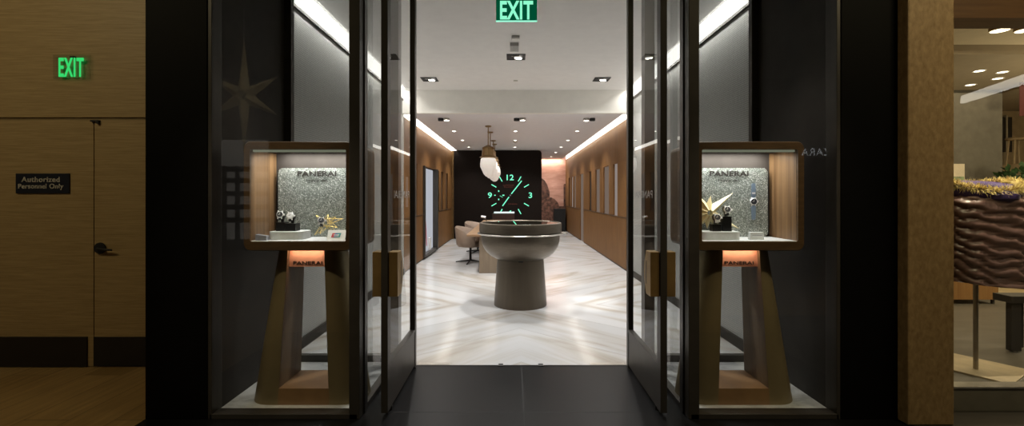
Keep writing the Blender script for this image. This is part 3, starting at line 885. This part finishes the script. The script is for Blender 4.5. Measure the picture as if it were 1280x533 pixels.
# mural on the far wall
mu = struct(empty('wall_far'), 'far wall with a pink sunset mural of a domed church', 'wall')
bm = bmesh.new(); quad(bm, (-2.4, YM, 0), (2.4, YM, 0), (2.4, YM, 3.4), (-2.4, YM, 3.4)); obj('sky_print', bm, M['sky_print'], mu)
dm = YM - .012
def flat(name, pts, mat, dy):
    bm = bmesh.new(); bm.faces.new([bm.verts.new((wx(x, dm), YM - dy, wz(y, dm))) for x, y in pts]); obj(name, bm, mat, mu)
flat('dome_print', [(660, 290), (660, 235), (663, 229), (668, 224.5), (674, 222.5), (674, 216), (675.5, 213), (677, 216), (677, 222.8), (681, 226), (684, 231), (686, 237), (687, 240), (687, 290)], M['mural_dark'], .01)
flat('church_print', [(655, 290), (655, 256), (676, 254), (679, 250), (684, 247.5), (689, 247), (693, 249), (697, 253), (698.5, 256), (699, 262), (699, 290)], M['mural_mid'], .02)
flat('tower_print', [(704.5, 290), (704.5, 231), (705.5, 230), (710, 230), (710, 290)], M['mural_dark'], .015)
flat('roof_print', [(698, 290), (698, 258), (712, 258), (712, 290)], M['mural_dark'], .012)
sh = thing('console_table', 'dark low console against the mural at the far end', 'console', (1.82, YM - .3, 0))
box('body', (-.22, .24, -.2, .25, .06, .92), M['fixture_black'], sh, .004); box('plinth', (-.2, .22, -.18, .25, 0, .06), M['dark_metal'], sh)

# ------------------------------------------------------------------ round counter
ct = thing('display_counter', 'round bowl shaped bronze counter on a tapering pedestal', 'counter', (.028, 6.17, 0))
bm = bmesh.new(); lathe(bm, [(.355, 0), (.357, .012), (.312, .64), (.30, .64)], 72); obj('pedestal', bm, M['counter_ped'], ct, smooth=True)
bm = bmesh.new(); lathe(bm, [(.28, .615), (.345, .635), (.405, .668), (.455, .712), (.495, .770), (.520, .835), (.530, .895), (.532, .955)], 96); obj('bowl', bm, M['counter'], ct, smooth=True)
bm = bmesh.new(); lathe(bm, [(.53, .955), (.575, .957), (.583, .966), (.575, .975), (.53, .977)], 96); rg = obj('ring', bm, M['steel'], ct, smooth=True)
bm = bmesh.new(); tube(bm, [(.55, -.10, .966), (.60, -.09, .966), (.625, -.03, .966), (.625, .03, .966), (.60, .09, .966), (.55, .10, .966)], .011); obj('lug', bm, M['steel'], rg, smooth=True)
bm = bmesh.new(); lathe(bm, [(.535, .977), (.552, .985), (.556, 1.00), (.556, 1.09), (.550, 1.106), (.53, 1.112), (.525, 1.106), (.525, 1.03), (.0, 1.03)], 96, cap=False); obj('drum', bm, M['counter'], ct, smooth=True)
bm = bmesh.new(); lathe(bm, [(0, 1.104), (.526, 1.104)], 96, cap=False); obj('glass_top', bm, glass('counter glass', (.75, .85, .8), .05, .95), ct)
bm = bmesh.new(); bx(bm, -.028, .028, -.325, -.30, .612, .626); obj('lock', bm, M['fixture_black'], ct)
bm = bmesh.new(); lathe(bm, [(0, 1.031), (.085, 1.031), (.10, 1.06), (.07, 1.088), (0, 1.094)], 24, cap=False)
o = tag(obj('watch_cushion', bm, M['white'], None, smooth=True), 'pale cushion lying under the glass top of the round counter', 'cushion'); o.location = (.10, 6.0, 0)

# ------------------------------------------------------------------ desk, chairs, desk lamp
dk = thing('consultation_desk', 'long oak topped desk behind the round counter', 'desk', (-.32, 8.5, 0))
box('desktop', (-.62, .60, 0, 4.9, .70, .745), M['desk_wood'], dk, .008)
box('end_panel', (-.39, .45, .10, .16, 0, .70), M['desk_panel'], dk, .004); box('end_panel', (-.39, .45, 4.7, 4.76, 0, .70), M['desk_panel'], dk, .004)
box('modesty_panel', (.36, .42, .16, 4.7, .1, .70), M['desk_panel'], dk)


def chair(label, loc, rz):
    t = thing('tub_chair', label, 'chair', loc, rz, 'taupe tub chairs at the desk')
    bm = bmesh.new(); rings = []
    n = 28
    for i in range(n + 1):
        a = math.radians(-128 + 256 * i / n)           # 0 = back
        k = abs(a) / math.radians(128)
        top = .80 - .17 * k ** 1.6; r = .305
        cs, sn = math.cos(a), math.sin(a)
        prof = [(r - .075, .40), (r - .035, .36), (r + .005, .42), (r + .035, top - .02), (r + .02, top), (r - .005, top - .01), (r - .05, .48)]
        rings.append([(sn * q, cs * q, z) for q, z in prof])
    loft(bm, rings)
    obj('backrest', bm, M['leather'], t, smooth=True, angle=70)
    bm = bmesh.new(); lathe(bm, [(0, .345), (.17, .345), (.25, .375), (.268, .42), (.262, .47), (.22, .49), (0, .495)], 40, cap=False); obj('seat', bm, M['leather'], t, smooth=True, angle=70)
    bm = bmesh.new(); lathe(bm, [(.026, .04), (.026, .35)], 20); obj('column', bm, M['dark_metal'], t, smooth=True)
    for k in range(4):
        a = k * PI / 2 + .1; c, s_ = math.cos(a), math.sin(a); bm = bmesh.new()
        tube(bm, [(c * .02, s_ * .02, .052), (c * .16, s_ * .16, .035), (c * .33, s_ * .33, .014)], [.02, .017, .012], 8); obj('leg', bm, M['dark_metal'], t, smooth=True)
    return t


chair('taupe tub chair on a black star base at the near end of the desk', (-1.0, 9.95, 0), PI / 2 - .25)
chair('taupe tub chair half hidden behind the first at the desk', (-.98, 11.75, 0), PI / 2 - .5)
la = thing('desk_lamp', 'small slim desk lamp with white head on the desk edge', 'desk lamp', (wx(609, 8.9), 8.9, .745))
bm = bmesh.new(); lathe(bm, [(.05, 0), (.05, .012), (.01, .016)], 24); obj('base', bm, M['dark_metal'], la, smooth=True)
bm = bmesh.new(); tube(bm, [(0, 0, .014), (.01, 0, .2), (-.06, 0, .30)], .006); obj('arm', bm, M['dark_metal'], la, smooth=True)
bm = bmesh.new(); tube(bm, [(-.12, 0, .315), (-.03, 0, .30)], [.020, .024], 14); obj('lamp_head', bm, M['white'], la, smooth=True)


# ------------------------------------------------------------------ pendants
def pendant():
    t = thing('pendant_lamp', 'x', 'pendant lamp', (0, 0, ZLOW), 0, 'pendant lamps over the desk')
    bm = bmesh.new(); lathe(bm, [(.07, 0), (.07, -.018), (.05, -.03), (.014, -.035)], 28); obj('canopy', bm, M['brass'], t, smooth=True)
    bm = bmesh.new(); tube(bm, [(0, 0, -.03), (0, 0, -.50)], .012); obj('rod', bm, M['brass'], t, smooth=True)
    bm = bmesh.new(); lathe(bm, [(.02, -.42), (.055, -.435), (.12, -.47), (.135, -.48), (.13, -.52), (.145, -.66), (.175, -.675), (.178, -.70), (.15, -.71)], 12); obj('socket_cap', bm, M['brass'], t)
    bm = bmesh.new(); tube(bm, [(.186 * math.cos(a * PI / 6), .186 * math.sin(a * PI / 6), -.69) for a in range(12)], .008, 6, True); obj('ring', bm, M['brass'], t)
    bm = bmesh.new(); lathe(bm, [(.145, -.70), (.165, -.74), (.178, -.84), (.175, -.90), (.10, -1.06), (.055, -1.11), (.02, -1.12)], 8); obj('lamp_shade', bm, M['frosted'], t)
    return t


p0 = pendant()
for i, (y, lb_) in enumerate(((10.0, 'first in the row, nearest the entrance'), (10.95, 'second in the row from the entrance'), (12.65, 'third in the row from the entrance'), (13.55, 'last in the row, nearest the clock'))):
    lbl = 'brass and frosted glass pendant lamp, ' + lb_
    if i == 0: p0.location = (-.615, y, ZLOW); p0['label'] = lbl
    else: dup(p0, (-.615, y, ZLOW), label=lbl)


# ------------------------------------------------------------------ ceiling fittings
def square_light():
    t = thing('square_downlight', 'x', 'downlight', (0, 0, 0), 0, 'square black downlights'); t.scale = (1.55, 1.55, 1.3)
    bm = bmesh.new()
    for a in ((-.085, .085, -.085, -.072), (-.085, .085, .072, .085), (-.085, -.072, -.072, .072), (.072, .085, -.072, .072)): bx(bm, *a, -.006, .0)
    obj('trim_ring', bm, M['fixture_black'], t)
    bm = bmesh.new(); quad(bm, (-.08, -.08, -.002), (.08, -.08, -.002), (.08, .08, -.002), (-.08, .08, -.002)); obj('recess', bm, M['fixture_black'], t)
    bm = bmesh.new(); lathe(bm, [(0, -.012), (.028, -.012), (.034, -.004)], 24, cap=False); e = obj('lamp_face', bm, M['lamp'], t); e.location = (.02, .022, -.002); e.rotation_euler = (.15, .1, 0)
    bm = bmesh.new(); bx(bm, -.04, .03, -.05, -.038, -.012, -.003); obj('reflector_edge', bm, M['steel'], t)
    return t


q0 = square_light()
for i, (px, py, lb_) in enumerate(((645, 71, 'in the middle of the high ceiling'), (537, 99, 'in the high ceiling, nearer the left oak wall'), (752, 99, 'in the high ceiling, nearer the right oak wall'))):
    d_ = F * (ZH - CZ) / (244 - py); loc = (wx(px, d_), d_, ZH - .001)
    l_ = 'square black downlight ' + lb_
    if i == 0: q0.location = loc; q0['label'] = l_
    else: dup(q0, loc, label=l_)
    spot('high spot', (loc[0], loc[1], ZH - .05), 185, 140, .9, (1, .97, .93))


def round_light():
    t = thing('ceiling_downlight', 'x', 'downlight', (0, 0, 0), 0, 'small round downlights')
    bm = bmesh.new(); lathe(bm, [(.045, -.001), (.075, -.001), (.078, -.006), (.045, -.008)], 24, cap=False); obj('trim_ring', bm, M['fixture_white'], t)
    bm = bmesh.new(); lathe(bm, [(0, -.004), (.046, -.004)], 24, cap=False); obj('lamp_face', bm, M['lamp'], t)
    return t


r0 = round_light(); first = True
ROWS = ((10.8, 'second'), (12.6, 'third'), (14.4, 'fourth'), (16.2, 'fifth'), (18.0, 'sixth'))
for x, rowlb in ((-1.47, 'left row'), (1.45, 'right row'), (-.01, 'middle row')):
    for y, ord_ in ROWS:
        if x < 1 and y > YC - .3: continue
        l_ = 'round white downlight in the lower ceiling, %s, %s light from the beam' % (rowlb, ord_)
        loc = (x, y, ZLOW - .001)
        if first: r0.location = loc; r0['label'] = l_; first = False
        else: dup(r0, loc, label=l_)
        spot('low spot', (x, y, ZLOW - .04), 112, 120, .9, (1, .96, .91))


def adjust_light():
    t = thing('spot_fitting', 'x', 'spotlight', (0, 0, 0), 0, 'black adjustable spot fittings')
    bm = bmesh.new(); lathe(bm, [(.055, 0), (.055, -.05), (.045, -.055)], 20); o = obj('black_barrel', bm, M['fixture_black'], t, smooth=True)
    bm = bmesh.new(); lathe(bm, [(.06, 0), (.06, -.04), (.05, -.045)], 20); o = obj('white_barrel', bm, M['steel'], t, smooth=True); o.location = (.12, -.02, 0)
    bm = bmesh.new(); lathe(bm, [(0, -.048), (.045, -.048)], 20, cap=False); o = obj('lamp_face', bm, M['lamp'], t); o.location = (.12, -.02, 0)
    return t


a0 = adjust_light()
for i, (x, flip, lb_) in enumerate(((-1.5, 1, 'left row'), (1.50, -1, 'right row'), (-.0, 1, 'middle row'))):
    loc = (x, 9.0, ZLOW - .001); l_ = 'black and white ceiling spot just behind the beam, ' + lb_
    if i == 0: a0.location = loc; a0['label'] = l_
    else:
        c = dup(a0, loc, 0 if flip > 0 else PI, label=l_)
    spot('beam spot', (x, 8.9, ZLOW - .1), 70, 70, .6)
# accent beams that pool on the marble right of the counter
spot('accent on floor', (.95, 6.25, ZH - .06), 330, 20, .9, (1, .97, .92)); spot('accent on floor', (.70, 7.6, ZH - .06), 150, 18, .9, (1, .97, .92)); spot('entrance fill', (0, 4.9, ZH - .05), 220, 140, .9, (1, .97, .93))  # last spot is an added entrance fill, unseen behind the exit sign
sd_ = thing('smoke_detector', 'small white ceiling detector behind the green exit sign', 'smoke detector', (wx(644.5, 5.6), 5.6, ZH))
box('base', (-.05, .05, -.05, .05, -.028, 0), M['fixture_grey'], sd_, .006); box('cover', (-.045, .045, -.045, .045, -.045, -.028), M['fixture_white'], sd_, .006)
sp_ = thing('ceiling_sensor', 'white box sensor hanging between detector and square downlight', 'sensor', (wx(643, 5.75), 5.85, ZH))
box('mount', (-.055, .055, -.03, .05, -.045, 0), M['fixture_grey'], sp_); box('housing', (-.055, .055, -.045, .04, -.12, -.045), M['fixture_white'], sp_, .004)
sk = thing('ceiling_sprinkler', 'small steel sprinkler cap in the high white ceiling', 'sprinkler', (wx(644.5, 7.75), 7.75, ZH))
bm = bmesh.new(); lathe(bm, [(.04, 0), (.04, -.008), (.02, -.012)], 20); obj('cap', bm, M['steel'], sk, smooth=True)
sk2 = thing('ceiling_sprinkler', 'small steel sprinkler cap in the lower ceiling, middle row', 'sprinkler', (-.01, 12.9, ZLOW))
bm = bmesh.new(); lathe(bm, [(.06, 0), (.06, -.012), (.02, -.05)], 20); obj('cap', bm, M['steel'], sk2, smooth=True)
ex = thing('hanging_exit_sign', 'green edge lit exit sign hanging over the entrance', 'exit sign', (wx(645.7, 4.05), 4.05, 3.43))
zt, zb = .22 + wz(26, 4.05) - 3.43, wz(26, 4.05) - 3.43
box('panel', (-.182, .182, -.006, .006, zb, zt), M['exit_green'], ex); box('lit_edge', (-.184, .184, -.008, .008, zb - .008, zb), M['exit_edge'], ex)
text('lettering', 'EXIT', .165, M['exit_letter'], ex, (0, -.009, wz(13.2, 4.05) - 3.43), bold=.026, sx=.62, spacing=1.06)
box('canopy', (-.19, .19, -.03, .03, zt, 0), M['fixture_white'], ex)

# unseen spots that brighten the display windows, and a wash on the mural
for s in (-1, 1): spot('window light', (s * 1.5, 3.22, 3.45), 60, 60, .8, (1, .97, .92))
area('mural wash', (1.45, YM - .16, ZLOW - .004), (0, 0, 0), 1.0, .04, 16, (1, .88, .78))

# ================================================================== NEIGHBOURING SHOP
GY = 3.14
wn = struct(empty('window_3'), 'neighbouring shop window beside the tan stone pillar', 'window')
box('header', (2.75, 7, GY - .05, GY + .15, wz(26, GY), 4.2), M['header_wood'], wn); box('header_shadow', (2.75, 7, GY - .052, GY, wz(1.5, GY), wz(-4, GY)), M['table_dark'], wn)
box('curb', (2.75, 7, GY - .02, GY + .06, 0, wz(484, GY)), M['curb'], wn); box('sill_trim', (2.75, 7, GY - .03, GY + .06, wz(484, GY), wz(482, GY)), M['steel'], wn)
bm = bmesh.new(); quad(bm, (2.6, GY, .16), (7, GY, .16), (7, GY, 2.7), (2.6, GY, 2.7)); obj('shop_pane', bm, M['pane'], wn)
SF = .085
sbox('floor_shop', (2.62, 12, GY + .06, 6.25, -.1, SF), M['shop_floor'], 'grey floor inside the neighbouring shop', 'floor')
sbox('floor_shop_rear', (2.62, 12, 6.25, 9.5, -.1, SF + .002), M['shop_floor_lt'], 'paler floor at the rear of the neighbouring shop', 'floor')
sbox('wall_shop_side', (2.62, 2.7, 3.3, 9.5, 0, 4), M['shop_wall'], 'side wall of the neighbouring shop behind the pillar', 'wall')
sbox('wall_shop_panel', (2.7, wx(1253, 7.5), 7.5, 7.6, SF, wz(100, 7.5)), M['shop_wall'], 'grey partition inside the neighbouring shop', 'wall')
sbox('wall_shop_back', (2.7, 12, 9.4, 9.5, 0, 4), M['shop_tan'], 'tan back wall of the neighbouring shop', 'wall')
sbox('wall_shop_right', (12, 12.1, 3.2, 9.5, 0, 4), M['shop_tan'], 'tan right wall of the neighbouring shop', 'wall')
zc2 = wz(68, 5.6)
pl_ = bpy.data.lights.new('shop ceiling fill', 'POINT'); pl_.energy = 120; pl_.color = (1, .82, .52); pl_.shadow_soft_size = .2  # unseen point light, added out of view to lift the shop ceiling
po2 = bpy.data.objects.new('shop ceiling fill', pl_); C.objects.link(po2); po2.location = (7.6, 4.9, 1.9)
sbox('ceiling_shop', (2.62, 12, GY + .1, 5.6, zc2 + .12, zc2 + .3), M['shop_ceiling'], 'higher warm ceiling of the neighbouring shop', 'ceiling')
sbox('ceiling_shop_rear', (2.62, 12, 5.6, 9.5, zc2, zc2 + .3), M['shop_ceiling2'], 'lower warm ceiling at the rear of the neighbouring shop', 'ceiling')
tl = thing('track_light', 'twin lamp ceiling fitting in the neighbouring shop', 'ceiling light', (wx(1258, 4.9), 4.9, zc2 + .12))
box('mount_plate', (-.22, .4, -.10, .10, -.02, 0), M['table_dark'], tl)
for x in (-.07, .20):
    bm = bmesh.new(); lathe(bm, [(.085, -.02), (.09, -.07), (.08, -.08)], 24, x, 0); lb_ = obj('lamp_barrel', bm, M['brass'], tl, smooth=True)
    bm = bmesh.new(); lathe(bm, [(0, -.082), (.078, -.082)], 24, x, 0, cap=False); obj('lamp_face', bm, emit('warm lamp', (1, .85, .55), 5), lb_)
s0 = None
for px, py, lb_ in ((1224, 88.5, 'nearest the pillar'), (1253, 90, 'below the twin fitting'), (1247, 98, 'over the partition end'), (1213, 106, 'over the grey partition')):
    d_ = F * (zc2 - CZ) / (244 - py)
    if d_ > 9.3: d_ = 9.2
    l_ = 'small recessed light in the neighbouring shop ceiling, ' + lb_
    loc = (wx(px, d_), d_, zc2)
    if s0 is None:
        s0 = thing('shop_downlight', l_, 'downlight', loc, 0, 'recessed lights in the neighbouring shop')
        bm = bmesh.new(); lathe(bm, [(.05, -.001), (.075, -.001), (.07, -.008)], 20, cap=False); obj('trim_ring', bm, M['fixture_white'], s0)
        bm = bmesh.new(); lathe(bm, [(0, -.005), (.055, -.005)], 20, cap=False); obj('lamp_face', bm, emit('recessed lamp face', (1, .88, .62), 6), s0)
    else: dup(s0, loc, label=l_)
area('shop fill', (4.6, 4.6, zc2 + .05), (0, 0, 0), 2.4, 1.4, 50, (1, .80, .50))
area('shop rear fill', (6.6, 7.0, zc2 - .05), (0, 0, 0), 4, 1.6, 40, (1, .80, .50))
spot('jacket spot', (3.75, 3.30, 2.62), 95, 60, .7, (1, .84, .6), (math.radians(6), math.radians(2), 0))

# puffer jacket on a pole stand
JX, JY = wx(1243, 3.48), 3.62
js = thing('garment_stand', 'slim metal pole stand under the puffer jacket', 'stand', (JX, JY, SF))
bm = bmesh.new(); bx(bm, -.26, .26, -.26, .26, 0, .012); bpz = obj('base_plate', bm, M['plate'], js); bpz.rotation_euler = (0, 0, .55); bpz.location = (.05, .06, 0)
bm = bmesh.new(); tube(bm, [(0, 0, .012), (0, 0, .95)], .016, 14); obj('pole', bm, M['pole'], js, smooth=True)
jk = thing('puffer_jacket', 'mauve brown quilted puffer jacket with golden fur collar', 'jacket', (JX + .035, JY, 0))


def quilt(bm, z0, z1, cx, hw0, hw1, hd0, hd1, rows, slant, nu=72, nv=110, cap=True):
    rings = []
    for j in range(nv + 1):
        v = j / nv; ring = []
        for i in range(nu):
            a = 2 * PI * i / nu
            hw = hw0 + (hw1 - hw0) * v; hd = hd0 + (hd1 - hd0) * v
            shoulder = 1 - max(0, (v - .88) / .12) ** 2 * .35
            ph = v * rows + slant * math.cos(a) + .26 * math.sin(3 * a + 3 * v) + .14 * math.sin(7 * a + 9 * v)
            ph += .55 * noise3(Vector((3.2 * math.cos(a), 3.2 * math.sin(a) + 7, 4.5 * v))) + .22 * noise3(Vector((9 * math.cos(a), 9 * math.sin(a), 16 * v)))
            bl = abs(math.sin(PI * ph)) ** .5
            seam = 1 - .05 * math.exp(-((math.sin(a * 2.5 + .6)) / .10) ** 2)
            k = (.87 + .13 * bl) * seam * shoulder + .02 * noise3(Vector((14 * math.cos(a), 14 * math.sin(a), 22 * v)))
            ring.append((cx + hw * k * math.copysign(abs(math.cos(a)) ** .8, math.cos(a)), hd * k * math.copysign(abs(math.sin(a)) ** .8, math.sin(a)), z0 + (z1 - z0) * v - .035 * math.cos(a) * (1 - v)))
        rings.append(ring)
    loft(bm, rings)


bm = bmesh.new(); quilt(bm, .78, 1.50, 0, .335, .345, .20, .19, 9.2, 1.25)
obj('quilted_body', bm, M['puffer'], jk, smooth=True, angle=80)
for sg in (-1, 1):
    bm = bmesh.new(); pts = []; rad = []
    for k in range(60):
        v = k / 59; ph = v * 7
        pts.append((sg * (.29 + .07 * math.sin(v * PI * .8)), .10 - .02 * v, 1.47 - .60 * v)); rad.append((.080 + .012 * (1 - v)) * (.86 + .14 * abs(math.sin(PI * ph)) ** .5))
    rad[0] *= .5; rad[-1] *= .6
    tube(bm, pts, rad, 20); obj('sleeve', bm, M['puffer'], jk, smooth=True, angle=80)
bm = bmesh.new(); tube(bm, [(.24 * math.cos(a * PI / 16), .13 * math.sin(a * PI / 16), 1.515 + .03 * math.sin(a * PI / 16)) for a in range(32)], .055, 12, True)
lathe(bm, [(0, 1.405), (.06, 1.42), (.125, 1.45), (.13, 1.48), (.10, 1.51), (0, 1.525)], 24, .02, -.135, 1, .55, cap=False)
obj('lining_collar', bm, M['lining'], jk, smooth=True)
bm = bmesh.new(); rf = random.Random(5)
for k in range(3600):
    a = rf.uniform(0, 2 * PI); b_ = rf.uniform(0, 2 * PI); sgn = 1
    sagging = .03 * math.sin(a)
    cpt = Vector((.27 * math.cos(a), .155 * math.sin(a) - .01, 1.555 + sagging + (.02 * math.cos(2 * a))))
    nrm = Vector((math.cos(a) * math.cos(b_), math.sin(a) * math.cos(b_), math.sin(b_)))
    base = cpt + nrm * .012
    dr_ = (nrm + Vector((rf.uniform(-.5, .5), rf.uniform(-.5, .5), rf.uniform(-.6, .3)))).normalized()
    L_ = rf.uniform(.025, .055); sd2 = dr_.cross(Vector((0.3, .2, 1))).normalized() * .0038; s3 = dr_.cross(sd2).normalized() * .0038
    V = [bm.verts.new(base + sd2), bm.verts.new(base - sd2 * .5 + s3), bm.verts.new(base - sd2 * .5 - s3), bm.verts.new(base + dr_ * L_)]
    for f_ in ((0, 1, 3), (1, 2, 3), (2, 0, 3)): bm.faces.new([V[q] for q in f_])
obj('fur_trim', bm, M['fur'], jk)

# furnishings further inside the neighbouring shop
cw = thing('wood_cabinet', 'orange wood cabinet on thin legs inside the neighbouring shop', 'cabinet', (wx(1207, 5.95), 6.0, SF))
box('carcass', (-.4, .27, -.2, .25, .06, .47), M['cab_wood'], cw, .003)
for x in (-.36, .23): box('leg', (x - .012, x + .012, -.18, -.15, 0, .06), M['table_dark'], cw)
dt = thing('shop_table', 'dark framed table at the right edge of the neighbouring shop', 'table', (wx(1267, 4.05), 4.05, SF))
box('table_top', (-.06, 1.3, -.04, .12, .44, .50), M['table_dark'], dt)
for x, y in ((0, 0), (1.2, 0), (.12, .09), (1.2, .09)): box('leg', (x - .045, x + .045, y - .025, y + .025, .012, .44), M['table_dark'], dt, .003); box('foot', (x - .012, x + .012, y - .012, y + .012, 0, .012), M['steel'], dt)

bp = thing('wall_board', 'dark upright board on the tan back wall of the neighbouring shop', 'board', (wx(1260, 9.3), 9.36, 0))
box('board', (-.14, .0, -.02, .03, wz(190, 9.3), wz(146, 9.3)), M['table_dark'], bp); box('board', (.03, .13, -.02, .03, wz(190, 9.3), wz(146, 9.3)), M['table_dark'], bp); box('edge_strip', (.0, .03, -.03, .03, wz(232, 9.3), wz(144, 9.3)), M['poster_pale'], bp)
sto = thing('wooden_stool', 'tan tall stool standing on a block by the back wall', 'stool', (wx(1271, 8.6), 8.6, 0))
zt_, zb_ = wz(172, 8.6), wz(206, 8.6)
bm = bmesh.new(); lathe(bm, [(.14, zt_ - .05), (.16, zt_ - .02), (.13, zt_)], 24); obj('seat', bm, M['shop_tan'], sto, smooth=True)
for a in range(4):
    c_, s_ = math.cos(a * PI / 2 + .5), math.sin(a * PI / 2 + .5); bm = bmesh.new(); tube(bm, [(c_ * .1, s_ * .1, zt_ - .04), (c_ * .14, s_ * .14, zb_)], .016, 8); obj('leg', bm, M['shop_tan'], sto, smooth=True)
tag(box('display_block', (wx(1257, 8.6), wx(1257, 8.6) + .9, 8.35, 8.85, SF, zb_), M['shop_tan'], None, .004), 'tan block carrying the stool at the shop back wall', 'display block')
pl = thing('potted_plant', 'dark green bushy plant at the right edge of the neighbouring shop', 'plant', (wx(1277, 6.9), 6.9, SF))
bm = bmesh.new(); lathe(bm, [(.12, 0), (.16, .3), (.15, .32)], 24); obj('pot', bm, M['pot'], pl, smooth=True)
bm = bmesh.new(); lathe(bm, [(.03, .3), (.03, 1.1)], 10); obj('trunk', bm, M['pot'], pl, smooth=True)
bm = bmesh.new(); rp = random.Random(9)
for k in range(420):
    dirn = Vector((rp.gauss(0, 1), rp.gauss(0, 1), rp.gauss(0, 1))).normalized(); q = dirn * rp.uniform(.08, .30) + Vector((0, 0, 1.48)); q.z += .04
    s1 = dirn.cross(Vector((rp.random(), rp.random(), 1))).normalized() * .03; n1 = (dirn + Vector((0, 0, rp.uniform(-.6, .6)))).normalized() * .10
    quad(bm, q, q + s1 + n1 * .5, q + n1, q - s1 + n1 * .5)
obj('foliage', bm, M['green'], pl)
po_ = thing('framed_poster', 'small pale and green poster behind the jacket beside the stone pillar', 'poster', (wx(1197, 6.5), 6.5, 0))
box('poster_board', (-.16, .10, 0, .02, wz(250, 6.5), wz(205, 6.5)), M['poster_pale'], po_)
box('green_print', (-.15, .09, -.004, 0, wz(250, 6.5), wz(221, 6.5)), M['poster_green'], po_)
box('easel_leg', (-.03, -.01, .02, .04, SF, wz(210, 6.5)), M['table_dark'], po_)
rb = thing('red_banner', 'dark red banner hanging at the right edge of the neighbouring shop', 'banner', (wx(1279, 7), 7, 0))
box('banner_cloth', (-.05, .3, 0, .01, wz(145, 7), wz(103, 7)), M['red'], rb); box('banner_rail', (-.08, .3, -.01, .02, wz(103, 7), zc2), M['red'], rb)

# ================================================================== ACROSS THE MALL, SEEN IN THE WINDOW GLASS
sbox('wall_opposite', (-14, 14, -6.3, -6.1, 0, 4.8), plain('opposite shop front', (.03, .026, .022), .6), 'dark shop front on the far side of the mall walkway', 'wall')
ow = struct(empty('window_4'), 'lit shelving window across the mall, mirrored in the left display window', 'window')
box('lit_back', (-8.1, -6.6, -6.06, -6.04, .3, 2.95), emit('pale shop interior', (1, .93, .82), .5), ow)
for z in (.75, 1.1, 1.45, 1.8, 2.1): box('shelf', (-8.1, -6.6, -6.04, -5.9, z, z + .13), M['fixture_black'], ow)
for x in (-7.75, -7.4, -7.0): box('upright', (x, x + .05, -6.04, -5.9, .3, 2.25), M['fixture_black'], ow)
zs = thing('shop_sign', 'white lit letters of the shop across the mall, mirrored in the right display window', 'sign', (8.0, -6.03, 2.63))
text('lettering', 'ZARA', .19, emit('white sign letters', (.9, .95, 1), 2.6), zs, (0, 0, 0), (PI / 2, 0, PI), sx=.98, spacing=1.15)
def mall_star(x, y, z, r, lb):
    t = thing('hanging_star', lb, 'star ornament', (x, y, z), 0, 'gold stars hanging in the mall')
    bm = bmesh.new()
    for k in range(6):
        a = PI / 2 + k * PI / 3; d_ = Vector((math.cos(a), 0, math.sin(a))); n_ = Vector((-math.sin(a), 0, math.cos(a))); L_ = r * (1.0 if k % 3 == 0 else .72)
        V = [bm.verts.new(d_ * r * .08 + q) for q in (n_ * r * .11, Vector((0, r * .12, 0)), n_ * -r * .11, Vector((0, -r * .12, 0)))]; tp = bm.verts.new(d_ * L_)
        for q in range(4): bm.faces.new((V[q], V[(q + 1) % 4], tp))
        bm.faces.new(V[::-1])
    obj('star_body', bm, M['gold'], t)
    bm = bmesh.new(); tube(bm, [(0, 0, r), (0, 0, 4.6 - z)], .006); obj('wire', bm, M['steel'], t)
dv = 3.05 * 2 + 1.5
mall_star(wx(305, dv), -1.5, wz(120, dv), .95, 'gold star hanging in the mall, mirrored in the left display window')
spot('star light', (wx(305, dv) + 1.0, .4, 4.3), 160, 60, .6, (1, .85, .6), tuple((Vector((-1.0, -1.9, -1.2))).to_track_quat('-Z', 'Y').to_euler()))
bm = bmesh.new(); loft(bm, [[(12.1, -6.0, 3.95), (12.0, -6.0, 3.95), (12.0, -6.0, 4.15), (12.1, -6.0, 4.15)], [(11.1, -3.2, 3.95), (11.0, -3.2, 3.95), (11.0, -3.2, 4.15), (11.1, -3.2, 4.15)]])
struct(obj('cove_light_mall', bm, emit('mall cove', (1, .95, .82), 8)), 'long white cove strip across the mall, mirrored in the neighbouring shop window', 'cove light')
for s in (-1, 1): spot('window fill spot', (s * 2.0, .7, 4.45), 170, 26, .7, (1, .86, .62), tuple(Vector((-s * .42, 2.5, -3.75)).to_track_quat('-Z', 'Y').to_euler()))  # unseen mall spots added to brighten the display stands
# ================================================================== MALL LIGHT, WORLD, CAMERA
sbox('ceiling_mall', (-14, 14, -9, 3.0, 4.6, 4.8), plain('dark mall ceiling', (.09, .075, .055), .8), 'dim ceiling over the mall walkway', 'ceiling')
area('mall left light', (-4.6, .9, 4.5), (math.radians(38), 0, 0), 2.6, .6, 52, (1, .84, .50))
area('mall right light', (3.6, .9, 4.4), (math.radians(36), 0, math.radians(-6)), 1.2, .6, 40, (1, .84, .50))

wd = bpy.data.worlds.new('world'); SC.world = wd; wd.use_nodes = True
wd.node_tree.nodes['Background'].inputs[0].default_value = (1, .85, .62, 1); wd.node_tree.nodes['Background'].inputs[1].default_value = .02

cam = bpy.data.cameras.new('camera'); co = bpy.data.objects.new('camera', cam); C.objects.link(co)
co.location = (CX, 0, CZ); co.rotation_euler = (PI / 2, 0, 0)
cam.sensor_fit = 'HORIZONTAL'; cam.sensor_width = 36; cam.lens = 36 * F / 1280
cam.shift_x = -1 / 1280; cam.shift_y = -22.5 / 1280
cam.clip_start = .05; cam.clip_end = 100
SC.camera = co
SC.view_settings.view_transform = 'Standard'; SC.view_settings.look = 'None'; SC.view_settings.exposure = 0; SC.view_settings.gamma = 1
SC.cycles.max_bounces = 10; SC.cycles.transparent_max_bounces = 16; SC.cycles.sample_clamp_indirect = 4; SC.cycles.caustics_reflective = False; SC.cycles.caustics_refractive = False
bpy.context.view_layer.update()
